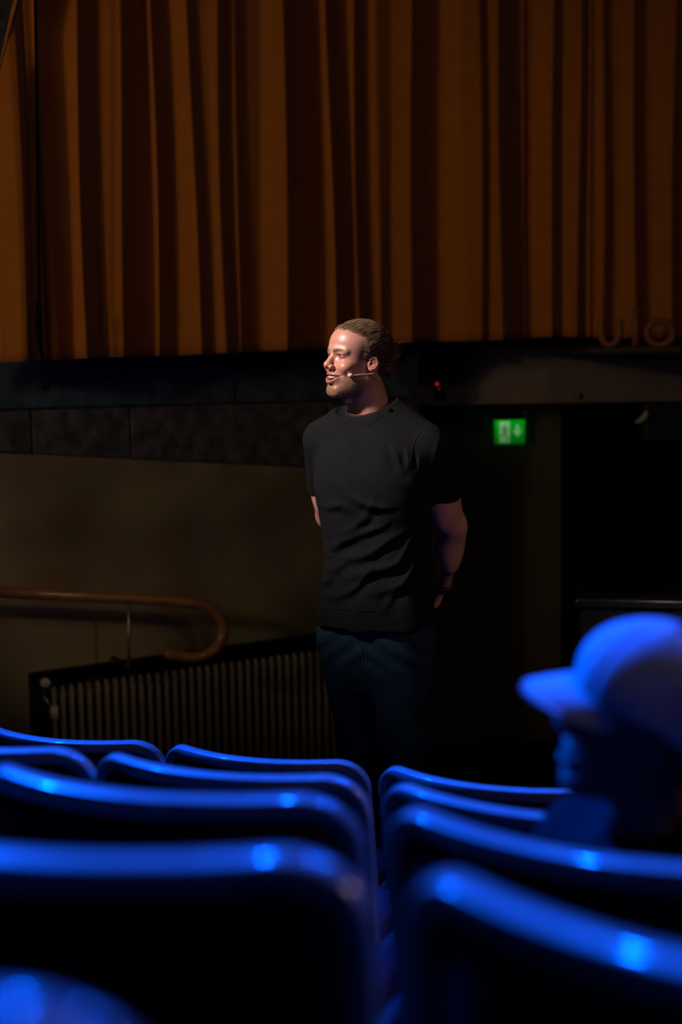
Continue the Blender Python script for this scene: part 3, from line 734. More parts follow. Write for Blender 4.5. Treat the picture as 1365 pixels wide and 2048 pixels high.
# skin tint per point: lips, stubble, ruddy ears and cheeks
h = tohead([V[:, 0], V[:, 1], V[:, 2]]); s_, f_, u_ = h[0], h[1], h[2]
col = np.tile(np.array([.62, .31, .235]), (len(V), 1))
def mixc(c, m_): global col; m_ = np.clip(m_, 0, 1)[:, None]; col = col*(1-m_)+np.array(c)*m_
g = lambda d, w_: np.exp(-(d/w_)**2)
inh = u_ > -.15
mixc((.62, .24, .16), .6*g(np.sqrt((s_-.045)**2+(f_-.07)**2+(u_+.035)**2), .024)*inh)
mixc((.62, .22, .15), .7*g(np.sqrt(s_**2+(f_-.114)**2+(u_+.04)**2), .014)*inh)
mixc((.60, .20, .13), .6*(s_ > .072)*(f_ < .02)*(np.abs(u_+.018) < .04))
nz_ = .75+.25*np.sin(s_*900)*np.sin(u_*1100+f_*500)
bz = np.clip((-.062-u_+.35*(.07-f_))/.02, 0, 1)*np.clip((u_+.125)/.012, 0, 1)*np.clip((f_+.005)/.02, 0, 1)*np.clip(1-(.035-f_)*0, 0, 1)*(inh)
mixc((.26, .135, .075), np.clip(1.15*bz*nz_, 0, .85))
mus = g(u_+.0560, .006)*(s_ < .028)*(f_ > .08); mixc((.32, .16, .09), .7*mus*nz_)
cu = -.0715+7.0*s_*s_; wl = np.clip(1-(s_/.034)**2, 0, 1)
lipm = (np.minimum(np.abs(u_-(cu+.0110*wl+.001))/(.0040*wl+.0012), np.abs(u_-(cu-.0120*wl-.001))/(.0062*wl+.0012)) < 1)*(f_ > .076)*(s_ < .034)
mixc((.50, .17, .13), .8*lipm)
mou = (np.abs(u_-cu) < .0095*wl)*(f_ < .0885-9*s_*s_)*(f_ > .055)*(s_ < .034); mixc((.10, .02, .02), .95*mou)
mixc((.25, .10, .07), .45*(np.abs(u_) < .0075)*(np.abs(s_-.0315) < .017)*(f_ > .07))
brow = g((u_-(.0150+.10*(s_-.02)-5.5*(s_-.034)**2)), .0036)*(s_ > .010)*(s_ < .050)*(f_ > .05); mixc((.16, .085, .045), .85*brow)
mixc((.20, .11, .07), .75*np.clip((.052-f_)/.02, 0, 1)*np.clip((u_+.012)/.01, 0, 1)*np.clip((.055-u_)/.02, 0, 1)*(s_ > .045))
at = skin.data.color_attributes.new('col', 'FLOAT_COLOR', 'POINT'); at.data.foreach_set('color', np.concatenate([col, np.ones((len(V), 1))], 1).ravel())
def hp_(s, f, u): return HO+HR@Vector((s, -f, u))-FEET
# eyes
for sd in (1, -1):
    c = hp_(sd*EYE[0], EYE[1]+.0005, EYE[2]); eb = mesh_obj('eyeball', *sphere(c, .0128, 20, 14), M['eye'], man)
    gz = (HR@Vector((sd*.0-.10, -1, .10))).normalized()
    mesh_obj('iris', *tube([c+gz*.0105, c+gz*.0122, c+gz*.0131], [.0068, .0066, .0012], 16), M['iris'], eb)
# eyebrows: tufts of short hairs
ms = []
for sd in (1, -1):
    for i in range(70):
        x = .012+.036*random.random(); u = .0150+.10*(x-.02)-5.5*(x-.034)**2+random.uniform(-.0028, .0028)
        f = .0995-10.0*(x-.0)**2+ .0005
        p0 = Vector((sd*x, -f, u)); p1 = p0+Vector((sd*.006, .0012, .0012+random.uniform(-.001, .001)))
        ms.append(tube([HO+HR@p0-FEET, HO+HR@p1-FEET], [.00035, .0001], 3))
eb = mesh_obj('eyebrows', *join(*ms), M['strand'], man); tag(eb, kind='stuff')
# teeth: upper arch, each tooth a rounded block, joined in one row
ms = []
for i in range(-5, 6):
    x = i*.0064 if abs(i) < 2 else math.copysign(.0064+.0056*(abs(i)-1), i); f = .0915-17*x*x
    hh = .0062-.0003*abs(i)
    ms.append(sphere((0, 0, 0), 1, 10, 6)); vv = []
    sl = math.atan(-38*x)
    for q in ms[-1][0]:
        e = .7; qx, qy, qz = [math.copysign(abs(c_)**e, c_) for c_ in q]
        lx, ly = qx*.0031, qy*.0025
        vv.append(hp_(x+lx*math.cos(sl), f+lx*math.sin(sl)+ly, -.0672+7.0*x*x+qz*hh))
    ms[-1] = (vv, ms[-1][1])
th_ = mesh_obj('teeth', *join(*ms), M['tooth'], man)
# ---- hair, swept back to a bun
def hairfield(G, O_=None):
    p4 = tohead(G); p = p4[:3]; s, f, u = p
    d = ell(p, (0, -.014, .033), (.0810, .1025, .0805))
    d = smin(d, ell(p, (0, .030, .041), (.067, .058, .058)), .03)
    lob = ell(p, (0, -.048, -.060), (.052, .048, .065)); d = smin(d, lob, .03)
    # hairline: surface in front of which there is skin
    hl = np.interp(u, [-.14, -.10, -.075, -.05, -.02, .0, .012, .03, .05, .062, .070, .076, .10, .13], [-.058, -.054, -.046, -.040, -.005, .014, .018, .016, .014, .020, .045, .075, .10, .12])
    hl = hl-.25*np.clip(s-.03, 0, 1)*np.clip((u-.05)/.02, 0, 1)
    e = f-hl
    ang = np.arctan2(s*np.sign(p4[3]+1e-9), u-.02+.0*f)
    gro = .0006*np.sin(ang*58+9*np.sin(f*22+ang*3))+.0007*np.sin(ang*97+f*40)+.0009*np.sin(ang*19+5*np.sin(f*16))
    d = smax(d+gro*np.clip(-e/.02, .25, 1), e*.8, .012)
    earz = ell(p, (.078, -.006, -.016), (.02, .020, .025)); d = -smin(-d, earz, .006)
    d = np.maximum(d, -.128-u+.25*(f+.06))
    # bun
    b = smin(ell(p, (0, -.120, .026), (.034, .030, .030)), ell(p, (.0, -.118, -.015), (.022, .020, .034)), .02)
    q1 = np.sqrt(s**2+(u-.026)**2); bn = .0022*np.sin(np.arctan2(u-.026, p4[3])*5+(f+.13)*160)+.0010*np.sin(q1*900+p4[3]*200)
    d = smin(d, b+bn, .012)
    return d
v, f = surfnets(hairfield, (HO.x-.14, HO.y-.16, HO.z-.14), (HO.x+.20, HO.y+.17, HO.z+.145), .0019)
vl = (v-np.array(HO))@HRn
hair = mesh_obj('hair', vl, f, M['hair'], man); hair.matrix_local = Matrix.Translation(HO-FEET) @ HR.to_4x4()
ms = []
def surf(s, f, u):   # push out onto the hair surface
    q = Vector((s, f+.014, u-.037)); k = math.sqrt((q.x/.0822)**2+(q.y/.1072)**2+(q.z/.0862)**2); q = q/k; return Vector((q.x, -(q.y-.014), q.z+.037))
for i in range(330):
    a = random.uniform(-1.9, 1.9); l0 = random.uniform(-.2, .7); 
    p = []
    for t in np.linspace(0, 1, 7):
        th_a = l0*(1-t)+(-1.15)*t; rad = math.cos(max(-1.5, th_a))
        f = .105*math.sin(th_a); s = .08*math.sin(a*(1-.55*t))*rad+.0; u = .084*math.cos(a*(1-.55*t))*rad+.03*(1-t)+.03*t
        q = surf(s, f, u); p.append(hp_(q.x, -q.y, q.z))
    ph = surf(p[0].x, 0, 0)
    u0 = (HR.transposed()@(p[0]+FEET-HO))
    if -u0.y > .02+max(0, (u0.z-.05))*1.6 or (u0.z < .03 and -u0.y > -.03): continue
    ms.append(tube(p, [.0003]+[.0006]*5+[.0002], 3))
for i in range(46):      # wisps around the bun, behind the ear and at the nape
    sd = random.choice((1, 1, -1))
    if i < 22: b0 = Vector((random.uniform(-.02, .03), .125+random.uniform(-.01, .02), .045+random.uniform(-.02, .01))); d0 = Vector((random.uniform(-.4, .6), random.uniform(.3, 1), random.uniform(-.3, 1))).normalized()*random.uniform(.015, .04)
    else: b0 = Vector((sd*random.uniform(.02, .058), random.uniform(.045, .075), random.uniform(-.09, -.055))); d0 = Vector((sd*.2, random.uniform(.4, 1), random.uniform(-.9, -.2))).normalized()*random.uniform(.02, .04)
    cv = Vector((random.uniform(-1, 1), random.uniform(-1, 1), random.uniform(-1, 1)))*.008
    p = [HO+HR@(b0+d0*t+cv*math.sin(t*2.6))-FEET for t in np.linspace(0, 1, 6)]
    ms.append(tube(p, [.0006, .0006, .0005, .0005, .0004, .0002], 3))
hs = mesh_obj('loose_strands', *join(*ms), M['strand'], man); tag(hs, kind='stuff')
# stubble on the jaw and the soft edge of the hairline, rooted on the skin
from mathutils.bvhtree import BVHTree
fine_v = ((v1-np.array(HO))@HRn); bvs = BVHTree.FromPolygons([Vector(p) for p in fine_v], [tuple(int(k) for k in q_) for q_ in f1])
def skin_hit(org, dr_):
    h_ = bvs.ray_cast(Vector(org)+Vector(dr_).normalized()*.30, -Vector(dr_).normalized()); return h_[0], h_[1]
ms = []; n_ = 0
while n_ < 2600:
    n_ += 1
    dr_ = (random.uniform(-1, 1), random.uniform(-1, .25), random.uniform(-1, .1)); q, nn = skin_hit((0, -.02, -.05), dr_)
    if q is None: continue
    s1_, ff, uu_ = abs(q.x), -q.y, q.z
    jaw_ = uu_ < -.066-.45*(.07-ff) and uu_ > -.128 and ff > .0 and not (s1_ < .03 and uu_ > -.089)
    lip_ = s1_ < .03 and -.0605 < uu_ < -.051 and ff > .08
    if not (jaw_ or lip_): continue
    d_ = (nn*.55+Vector((random.uniform(-.3, .3), .25, -.8))).normalized()*random.uniform(.002, .0038)
    ms.append(tube([hp_(q.x, -q.y, q.z), HO+HR@(q+d_)-FEET], [.00028, .00012], 3))
bd_ = mesh_obj('beard', *join(*ms), M['strand'], man); tag(bd_, kind='stuff')
ms = []; n_ = 0
while n_ < 3200:
    n_ += 1
    dr_ = (random.uniform(-1, 1), random.uniform(-1, .1), random.uniform(-.35, 1)); q, nn = skin_hit((0, 0, .02), dr_)
    if q is None: continue
    s1_, ff, uu_ = abs(q.x), -q.y, q.z
    hl_ = np.interp(uu_, [-.05, -.02, .0, .012, .03, .05, .062, .070, .076, .10, .13], [-.040, -.005, .014, .018, .016, .014, .020, .045, .075, .10, .12])
    if not (-.004 < ff-hl_ < .013 and uu_ > -.03): continue
    bk = Vector((0, 1, .12 if uu_ < .06 else .35)); bk = (bk-nn*bk.dot(nn)).normalized(); L_ = random.uniform(.010, .024)
    ms.append(tube([HO+HR@(q+nn*.0002)-FEET, HO+HR@(q+bk*L_*.5+nn*.0028)-FEET, HO+HR@(q+bk*L_+nn*.0035)-FEET], [.00028, .0004, .0002], 3))
he_ = mesh_obj('hairline_strands', *join(*ms), M['strand'], man); tag(he_, kind='stuff')
# ---- headset microphone
mc = empty('headset_microphone', hp_(.078, -.01, -.02)); mc.parent = man
def hm(s, f, u): return hp_(s, f, u)-mc.location
pth = [hm(.078, -.016, .003), hm(.082, -.026, -.012), hm(.081, -.020, -.036), hm(.077, -.004, -.046), hm(.0745, .020, -.050), hm(.067, .045, -.056), hm(.0625, .054, -.058)]
mesh_obj('boom', *tube(spline(pth, 50), .0012, 8), M['mic'], mc)
mesh_obj('ear_hook', *tube(spline([hm(.0775, -.002, -.046), hm(.078, -.015, -.048), hm(.070, -.045, -.054), hm(.060, -.058, -.060), hm(.052, -.060, -.078), hm(.052, -.052, -.092)], 30), .0011, 8), M['mic'], mc)
mesh_obj('microphone_tip', *sphere(hm(.0615, .059, -.0585), .0078, 16, 12, (1.15, 1.0, .95)), M['mic'], mc)
tag(mc, 'beige headset microphone')
del mc['label']
# ---- t-shirt
ST = [(.875, .192, .146, .0, .005), (.95, .186, .142, 0, .003), (1.05, .176, .136, 0, .002), (1.13, .172, .134, 0, .000), (1.20, .176, .136, 0, .006), (1.27, .186, .141, 0, .016), (1.34, .196, .141, 0, .015), (1.41, .196, .130, 0, .005), (1.47, .175, .112, -.005, -.005), (1.52, .12, .09, -.01, -.01), (1.575, .075, .07, -.02, -.005)]
# fold creases measured in the photo: (x, y) points on the lit front, width, height
folds_ = [([(780,1014),(750,1012),(720,1003),(690,985)],8,.010), ([(769,1048),(720,1068),(674,1097)],8,.011), ([(807,1062),(775,1080),(742,1105),(712,1116),(680,1119)],8,.011),
 ([(822,1073),(812,1098),(796,1124),(770,1134),(742,1140),(698,1157)],8,.013), ([(831,1116),(822,1140),(812,1159),(785,1172),(753,1184)],7,.010), ([(744,1132),(730,1152),(717,1170),(695,1187),(668,1199)],7,.010),
 ([(820,1143),(803,1166),(785,1186),(769,1213)],7,.009), ([(785,894),(793,916),(807,937)],6,.008), ([(812,900),(816,916),(818,934)],5,.007), ([(837,910),(838,924),(838,940)],5,.006),
 ([(650,1018),(685,1010),(723,1027)],9,.008), ([(700,1075),(680,1085),(655,1110)],9,.007), ([(664,1160),(650,1170),(636,1176)],8,.006), ([(880,870),(872,905),(868,950)],7,.006), ([(897,920),(885,940),(872,960)],6,.006),
 ([(700,860),(696,900),(700,950)],16,.004), ([(745,1005),(730,1035),(700,1060),(670,1075)],9,.008), ([(690,1128),(672,1140),(650,1152)],8,.006)]
FD = []
for pl, wd, ht in folds_:
    q = [P(x, y, MY-.12) for x, y in pl]; FD.append((np.array([(a.x, a.z) for a in q]), wd/640*.95, ht*.95))
def dseg(x, z, a, b):
    d = b-a; t = np.clip(((x-a[0])*d[0]+(z-a[1])*d[1])/(d@d), 0, 1); ex, ez = x-a[0]-t*d[0], z-a[1]-t*d[1]
    return np.sqrt(ex*ex+ez*ez), np.sign(d[0]*ez-d[1]*ex), t
ring_c = T(736, 815, MY+.005); ring_n = (Vector((0, 0, 1))+FW*.42+AX*(-.06)).normalized()
def shirt_sdf(G):
    d = torso(G, ST)
    d = smin(d, cap(G, T(765, 833, MY), shL+Vector((-.015, .01, .020)), .070, .060), .045)
    d = smin(d, cap(G, T(715, 836, MY+.03), shR+Vector((.012, 0, .010)), .065, .058), .045)
    for sh, el, k in ((shL, elL, .54), (shR, elR, .54)):
        dr = (el-sh).normalized(); e = sh+dr*.30
        sl = cap(G, sh, e, .062, .069)
        out = (AX if k and sh is shL else -AX); cn = (dr+out*(-.42 if sh is shL else -.25)).normalized(); cc = sh.lerp(el, .53 if sh is shL else .60)
        pl = sum((G[i]-cc[i])*cn[i] for i in range(3))
        sl = smax(sl, pl, .003)
        inn = np.maximum(cap(G, sh, e, .054, .062), -(pl+.05)); sl = np.maximum(sl, -inn)
        d = smin(d, sl, .022)
    # collar opening
    pl = sum((G[i]-ring_c[i])*ring_n[i] for i in range(3))
    near = cap(G, NB-Vector((0, 0, .1)), NT, .074, .074)
    d = smax(d, pl-1.0*np.clip(near-.014, 0, 1), .012)
    d = -smin(-d, cap(G, NB-Vector((0, 0, .01)), NT, .066, .066), .004)
    # hem waves
    a, b, z = local(G); ang = np.arctan2(b, a)
    hemz = .882+.012*np.sin(ang*1.0)*-1+.006*np.sin(ang*5)
    inner = torso(G, [(t[0]-.1, t[1]-.010, t[2]-.010, t[3], t[4]) for t in ST[:2]]+[(.955, .17, .13, 0, 0)])
    d = np.maximum(d, hemz-z); d = np.maximum(d, -np.maximum(inner, z-.93))
    # soft undulation
    d = d+.0030*np.sin(ang*6+z*9)*np.clip((1.25-z)/.3, 0, 1)+.0016*np.sin(ang*11-z*21)*np.clip((1.3-z)/.2, 0, 1)
    # creases on the front
    front = (G[1] < MY+.03)
    disp = 0
    for pl_, wd, ht in FD:
        ln = [0.0]
        for i in range(len(pl_)-1): ln.append(ln[-1]+float(np.linalg.norm(pl_[i+1]-pl_[i])))
        best = np.full(np.shape(G[0]), 9.0, np.float32); sgn = np.zeros_like(best); par = np.zeros_like(best)
        for i in range(len(pl_)-1):
            dd, sg_, t = dseg(G[0], G[2], pl_[i], pl_[i+1]); m_ = dd < best
            best = np.where(m_, dd, best); sgn = np.where(m_, sg_, sgn); par = np.where(m_, (ln[i]+t*(ln[i+1]-ln[i]))/ln[-1], par)
        x = best*sgn*(1 if pl_[-1][0] < pl_[0][0] else -1)
        tp = np.sin(math.pi*np.clip(.06+.88*par, 0, 1))**.8
        ww = wd*(.8+.5*par)
        disp = disp+ht*tp*(np.exp(-(x/ww)**2)-.75*np.exp(-((x-1.9*ww)/(1.3*ww))**2))
    d = d-disp*front*.85
    return d
v, f = surfnets(shirt_sdf, (C0.x-.33, C0.y-.27, .85), (C0.x+.33, C0.y+.30, 1.66), .0042)
ts_ = mesh_obj('t_shirt', v-L, f, M['shirt'], man); ts_['label'] = 'plain black t-shirt'
# collar rib
u1 = (FW-ring_n*FW.dot(ring_n)).normalized(); u2 = ring_n.cross(u1)
rp = []
for i in range(48):
    a = 2*math.pi*i/48; rp.append(ring_c+u1*(.072*math.cos(a))+u2*(.070*math.sin(a))-L_ if False else ring_c+u1*(.0715*math.cos(a)-.004)+u2*(.0705*math.sin(a))-FEET-ring_n*.004)
mesh_obj('collar', *tube(rp, .0085, 10, True, sec=(.55, 1.0), up=tuple(ring_n)), M['rib'], man)
# small black dot pinned on the shoulder
q = T(780, 820, MY-.04); hit = None
from mathutils.bvhtree import BVHTree
bv = BVHTree.FromPolygons([Vector(p) for p in (v-L)], [tuple(int(k) for k in q_) for q_ in f])
def on_shirt(px, py, off=0):
    r_ = ray(px, py).normalized(); h_ = bv.ray_cast(O-FEET, r_); return (h_[0]+h_[1]*off, h_[1]) if h_[0] else (None, None)
c, n_ = on_shirt(780, 820)
if c: mesh_obj('round_pin', *sphere(c, .0075, 18, 12), M['pin'], man)
# hem and sleeve stitching
ms = []
for line in ([(636,1206),(670,1216),(710,1221),(750,1222),(790,1217),(825,1209)], [(866,993),(885,988),(905,980),(915,974)], [(700,846),(722,851),(745,846),(765,831),(782,815)]):
    pp = [on_shirt(x, y, .0010)[0] for x, y in line]; pp = [p for p in pp if p]
    if len(pp) > 2: mesh_obj('seam', *tube(spline(pp, 30), .0008, 5), M['rib'], man)
sp_ = [on_shirt(x, y, .0008)[0] for x, y in [(853,846),(838,868),(826,895),(820,925)]]; sp_ = [p for p in sp_ if p]
if len(sp_) > 2: mesh_obj('seam', *tube(spline(sp_, 24), .0014, 5), M['rib'], man)
# ---- jeans
hipL = T(806, 1275, MY-.045); hipR = T(693, 1272, MY+.045); knL = T(803, 1480, MY-.06); knR = T(722, 1478, MY+.09)
anL = Vector((knL.x+.02, MY-.03, .10)); anR = Vector((knR.x+.01, MY+.14, .10))
JT = [(.66, .09, .08, 0, 0), (.70, .120, .100, 0, 0), (.74, .150, .116, 0, 0), (.80, .168, .126, 0, 0), (.86, .172, .126, 0, 0), (.93, .160, .116, 0, 0), (1.0, .152, .108, 0, 0)]
def jeans_sdf(G):
    d = torso(G, JT)
    for hp0, kn, an, sg_ in ((hipL, knL, anL, 1), (hipR, knR, anR, -1)):
        lg = smin(cap(G, hp0, kn, .098, .074), cap(G, kn, an, .074, .060), .03)
        lg = lg+.0035*np.sin(G[2]*55+G[0]*30*sg_+2*np.sin(G[2]*17))*np.exp(-((G[2]-kn.z+.06)/.14)**2)+.003*np.sin(G[2]*60+G[0]*60*sg_)*np.exp(-((G[2]-.16)/.10)**2)
        d = smin(d, lg, .035) if sg_ > 0 else smin(d, lg, .018)
    a, b, z = local(G)
    d = d+.0030*np.sin(z*90+np.abs(a-.02)*70)*np.exp(-((z-.80)/.06)**2)*(b > 0)
    d = d-.004*np.exp(-((a+.005)/.012)**2)*np.clip((z-.74)/.03, 0, 1)*(b > 0)
    return np.maximum(d, .075-z)
v, f = surfnets(jeans_sdf, (C0.x-.28, C0.y-.25, .05), (C0.x+.28, C0.y+.32, 1.02), .0062)
jn = mesh_obj('jeans', v-L, f, M['jeans'], man)
bv = BVHTree.FromPolygons([Vector(p) for p in (v-L)], [tuple(int(k) for k in q_) for q_ in f])
ms = []
for line in ([(682,1243),(684,1252),(690,1262),(698,1258),(704,1246)], [(704,1246),(712,1262),(713,1285),(722,1306),(730,1330)], [(728,1278),(732,1300),(733,1330),(735,1360)], [(800,1236),(806,1262),(828,1276),(845,1280)]):
    pp = [on_shirt(x, y, .0010)[0] for x, y in line]; pp = [p for p in pp if p]
    if len(pp) > 2: mesh_obj('seam', *tube(spline(pp, 24), .0009, 5), M['thread'], man)
# ---- shoes
for an, yw in ((anL, -.35), (anR, -.75)):
    d0 = Matrix.Rotation(yw, 3, 'Z')@Vector((0, -1, 0)); a0 = Vector((an.x, an.y, 0))
    def shoe(G):
        d = cap(G, a0-d0*.05+Vector((0, 0, .042)), a0+d0*.13+Vector((0, 0, .034)), .042, .040)
        d = smin(d, cap(G, a0-d0*.02+Vector((0, 0, .05)), a0+Vector((0, 0, .11)), .046, .044), .03)
        d = smax(d, -G[2]+.002, .004); d = smax(d, G[2]-.12, .004); return d
    c_ = a0+d0*.04; v, f = surfnets(shoe, (c_.x-.17, c_.y-.17, -.01), (c_.x+.17, c_.y+.17, .14), .007); mesh_obj('shoe', v-L, f, M['shoe'], man)
# ---- wrist band
wd = (wrL-elL).normalized(); wc = wrL+wd*.0; uu = wd.orthogonal().normalized(); vv_ = wd.cross(uu)
band = [wc+uu*(.031*math.cos(a))+vv_*(.029*math.sin(a))-FEET for a in np.linspace(0, 2*math.pi, 28, endpoint=False)]
v1_, f1_ = tube(band, .005, 8, True, sec=(2.0, .7), up=tuple(wd)); wb = mesh_obj('wrist_band', v1_, f1_, M['black'], man)
e0 = T(893, 1176, wrL.y-.03)-FEET; e1 = T(884, 1190, wrL.y-.03)-FEET
mesh_obj('band_end', *tube([e0, e0.lerp(e1, .5), e1], [.005, .006, .003], 8), M['black'], wb)
e0 = T(897, 1163, wrL.y-.02)-FEET
mesh_obj('band_clasp', *sphere(e0, .008, 12, 8, (1, .7, 1)), M['black'], wb)

# ================================================================== THE SEATED PERSON IN A CAP
g2, fz2 = floors[2]
sp0 = g2+ux*(.5*PW); HO2 = P(1292, 1436, 1.90)
hipc = Vector((sp0.x, sp0.y, fz2+.555))+nrm*.26+ux*.05
PF = Vector((hipc.x, hipc.y, fz2)); seated = empty('person', PF); L2 = np.array(PF)
tag(seated, 'seated person in a pale baseball cap and black hooded jacket, turned to the left', 'person')
HR2 = Matrix.Rotation(math.radians(-94), 3, 'Z') @ Matrix.Rotation(math.radians(-13), 3, 'X') @ Matrix.Rotation(math.radians(9), 3, 'Y'); HR2n = np.array(HR2)
def H2(s, f, u): return HO2+HR2@Vector((s, -f, u))
nb2 = P(1318, 1665, 1.90)
def head2(G):
    d = face_sdf(G, True, HO2, HR2n)
    return smin(d, cap(G, H2(0, -.01, -.05), nb2, .052, .058), .02)
shn = nrm; shx = (ux*.75-nrm*.66).normalized()     # line of the shoulders, torso turned to the left
s1 = nb2+shx*.175+Vector((0, 0, -.075)); s2 = nb2-shx*.175+Vector((0, 0, -.075))
kn1 = hipc+nrm*.33+ux*.10+Vector((0, 0, .03)); kn2 = hipc+nrm*.33-ux*.12+Vector((0, 0, .03))
e1 = s1+Vector((0, 0, -.25))+nrm*.08+shx*.02; e2 = s2+Vector((0, 0, -.25))+nrm*.06-shx*.02
w1 = hipc+nrm*.27+ux*.07+Vector((0, 0, .11)); w2 = hipc+nrm*.27-ux*.05+Vector((0, 0, .11))
def skin2(G):
    d = head2(G)
    for e_, w_, sd in ((e1, w1, 1), (e2, w2, -1)):
        d = np.minimum(d, cap(G, e_.lerp(w_, .5), w_, .03, .024)); d = smin(d, hand(G, w_, nrm-ux*.25*sd, Vector((0, 0, -1)), sd), .008)
    return np.minimum(d, cap(G, nb2, hipc, .055, .06))
v1, f1 = surfnets(head2, (HO2.x-.15, HO2.y-.13, nb2.z-.03), (HO2.x+.16, HO2.y+.13, HO2.z+.14), .0035)
v2, f2 = surfnets(lambda G: np.maximum(skin2(G), G[2]-(nb2.z-.028)), (hipc.x-.3, hipc.y-.35, fz2+.5), (hipc.x+.4, hipc.y+.6, nb2.z), .0075)
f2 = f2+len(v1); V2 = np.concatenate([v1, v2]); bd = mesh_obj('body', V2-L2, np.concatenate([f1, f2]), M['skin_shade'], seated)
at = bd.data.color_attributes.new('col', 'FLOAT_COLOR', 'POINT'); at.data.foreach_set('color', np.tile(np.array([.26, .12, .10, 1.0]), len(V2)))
def jacket(G):
    d = cap(G, nb2+Vector((0, 0, -.16)), hipc+Vector((0, 0, .02)), .135, .135)
    d = smin(d, cap(G, s1, s2, .075, .075), .06)
    d = smin(d, cap(G, nb2+Vector((0, 0, -.03)), nb2+Vector((0, 0, -.09)), .075, .10), .05)
    for s_, e_, w_ in ((s1, e1, w1), (s2, e2, w2)):
        d = smin(d, np.minimum(cap(G, s_, e_, .066, .052), cap(G, e_, w_.lerp(e_, .12), .052, .038)), .02)
    d = d+.003*np.sin(G[2]*70+G[0]*30)*np.sin(G[1]*45)
    d = -smin(-d, cap(G, nb2-Vector((0, 0, .02)), H2(0, -.01, -.05), .060, .064), .004)
    return d
v, f = surfnets(jacket, (hipc.x-.32, hipc.y-.42, fz2+.38), (hipc.x+.42, hipc.y+.42, nb2.z+.06), .008)
jk = mesh_obj('jacket', v-L2, f, M['jacket'], seated)
# hood rolled behind the neck
hd_ = []
for i in range(26):
    a = math.radians(-205+230*i/25); hd_.append(nb2+shx*(.088*math.cos(a))+shx.cross(Vector((0, 0, 1)))*(-.080*math.sin(a))*-1+Vector((0, 0, .012+.02*math.cos(a)))-PF)
mesh_obj('hood', *tube(hd_, [.014+.016*math.sin(math.pi*i/25) for i in range(26)], 12), M['jacket'], seated)
def trousers(G):
    d = cap(G, hipc-ux*.07, hipc+ux*.07, .11, .11)
    for kn in (kn1, kn2):
        ft = Vector((kn.x, kn.y, fz2+.08))+nrm*.03
        d = smin(d, np.minimum(cap(G, hipc+(kn-hipc)*.15, kn, .088, .064), cap(G, kn, ft, .062, .048)), .02)
    return d
v, f = surfnets(trousers, (hipc.x-.30, hipc.y-.30, fz2+.02), (hipc.x+.50, hipc.y+.62, fz2+.70), .010)
mesh_obj('trousers', v-L2, f, M['jeans'], seated)
for kn in (kn1, kn2):
    a0 = Vector((kn.x, kn.y, fz2))+nrm*.03
    def shoe2(G):
        d = cap(G, a0-nrm*.05+Vector((0, 0, .042)), a0+nrm*.14+Vector((0, 0, .034)), .042, .038)
        d = smin(d, cap(G, a0+Vector((0, 0, .05)), a0+Vector((0, 0, .10)), .044, .042), .03)
        return smax(smax(d, fz2+.002-G[2], .004), G[2]-fz2-.115, .004)
    c_ = a0+nrm*.04; v, f = surfnets(shoe2, (c_.x-.16, c_.y-.17, fz2-.01), (c_.x+.16, c_.y+.17, fz2+.13), .009); mesh_obj('shoe', v-L2, f, M['shoe'], seated)
# short dark hair under the cap
def hair2(G):
    p4 = tohead(G, HO2, HR2n); s, f, u = p4[:3]; p = [s, f, u]
    d = ell(p, (0, -.016, .028), (.082, .103, .082)); d = smin(d, ell(p, (0, -.05, -.04), (.058, .05, .05)), .03)
    d = smax(d, f-np.interp(u, [-.1, -.02, .0, .03], [-.05, -.03, .012, .02]), .01); d = smax(d, u-.045, .01); d = smax(d, -.085-u, .01)
    return -smin(-d, ell(p, (.078, -.006, -.016), (.02, .02, .026)), .006)
v, f = surfnets(hair2, (HO2.x-.14, HO2.y-.12, HO2.z-.12), (HO2.x+.15, HO2.y+.12, HO2.z+.12), .0035)
o = mesh_obj('hair', (v-np.array(HO2))@HR2n, f, M['hair'], seated); o.matrix_local = Matrix.Translation(HO2-PF) @ HR2.to_4x4()
# thin spectacle frame, added to catch a blue glint beside the face
gl = []
for sd in (1, -1):
    rim_ = [H2(sd*(.033+.024*math.cos(a)), .094-.012*abs(math.cos(a)), -.004+.018*math.sin(a))-PF for a in np.linspace(0, 2*math.pi, 24, endpoint=False)]
    gl.append(tube(rim_, .0016, 6, True)); gl.append(tube([H2(sd*.058, .088, .0)-PF, H2(sd*.074, .06, .002)-PF, H2(sd*.083, -.005, .0)-PF], .0018, 6))
gl.append(tube([H2(.010, .097, .0)-PF, H2(0, .101, .003)-PF, H2(-.010, .097, .0)-PF], .0015, 6))
mesh_obj('glint_spectacles', *join(*gl), M['steel'], seated)
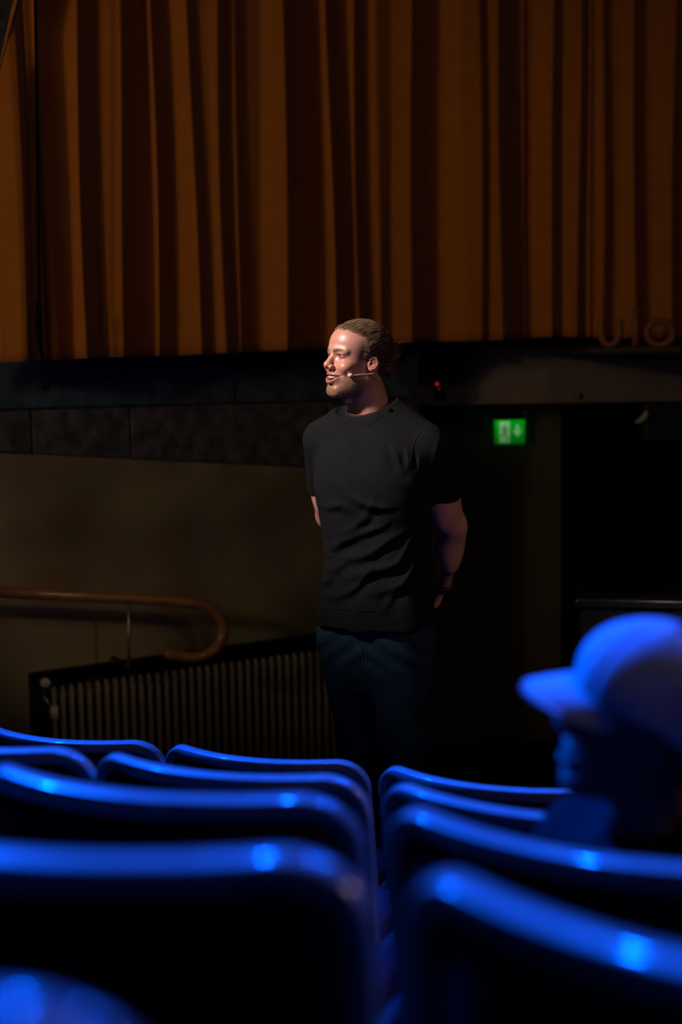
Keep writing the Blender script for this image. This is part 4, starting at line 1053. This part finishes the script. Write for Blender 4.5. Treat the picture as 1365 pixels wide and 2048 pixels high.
# cap
cpo = empty('baseball_cap', H2(0, -.01, .045)); cL = np.array(cpo.location)
def crown(G):
    p4 = tohead(G, HO2, HR2n); s, f, u = p4[:3]; sg_ = p4[3]; p = [s, f, u]
    d = ell(p, (0, -.012, .030), (.092, .115, .108)); d = smin(d, ell(p, (0, .030, .058), (.074, .072, .066)), .03)
    an = np.arctan2(sg_, f+.012); seam_ = np.abs(np.mod(an+math.pi/6*0, math.pi/3)-math.pi/6)*np.sqrt(s*s+(f+.012)**2)
    d = d+.0022*np.exp(-(seam_/.0035)**2)+.0018*np.sin(an*3+u*60)
    low = np.interp(f, [-.12, -.06, .0, .08, .12], [-.030, -.012, .018, .030, .034])
    inner = ell(p, (0, -.012, .028), (.086, .109, .100))
    d = smax(d, low-u, .003); d = np.maximum(d, -np.maximum(inner, u-low-.05)); 
    op = np.sqrt(s*s+((u+.002)/.8)**2)-.034; d = np.where(f < -.04, -smin(-d, op, .003), d)       # opening above the strap
    return d
v, f = surfnets(crown, (HO2.x-.16, HO2.y-.14, HO2.z-.07), (HO2.x+.17, HO2.y+.14, HO2.z+.19), .0035)
mesh_obj('crown', v-cL, f, M['cap'], cpo)
bv_, bf_ = [], []; nu, nr = 24, 10
for lay in (0, 1):
    for j in range(nr+1):
        t = j/nr
        for i in range(nu+1):
            a = math.radians(-62+124*i/nu); rs = .078*math.sin(a); ff = .088*math.cos(a)+.012
            ext = .074*(math.cos(math.radians(-90+180*i/nu))**.42 if 0 < i < nu else 0)
            s = rs*(1+.10*t); f = ff+ext*t; u = .032-.10*t*t*.12-1.6*s*s*t+.0-.012*t-.004*lay
            bv_.append(H2(s, f, u)-Vector(cL))
for lay in (0, 1):
    b0 = lay*(nu+1)*(nr+1)
    for j in range(nr):
        for i in range(nu):
            a = b0+j*(nu+1)+i; q = (a, a+1, a+nu+2, a+nu+1); bf_.append(q if lay else q[::-1])
m_ = (nu+1)*(nr+1)
for i in range(nu): a = nr*(nu+1)+i; bf_.append((a, a+1, m_+a+1, m_+a)); bf_.append((i, m_+i, m_+i+1, i+1))
mesh_obj('brim', bv_, bf_, M['cap'], cpo)
mesh_obj('button', *sphere(H2(0, -.010, .1385)-Vector(cL), .008, 14, 8, (1, 1, .6)), M['cap'], cpo)
st_ = [H2(.072*math.sin(a), -.012-.100*math.cos(a), -.022)-Vector(cL) for a in np.radians(np.linspace(-38, 38, 12))]
mesh_obj('strap', *tube(st_, .008, 8, sec=(.25, 1), up=tuple(HR2@Vector((0, 0, 1)))), M['cap'], cpo)
tag(cpo, 'pale cotton baseball cap with curved brim, lit blue, on the seated person', 'cap')
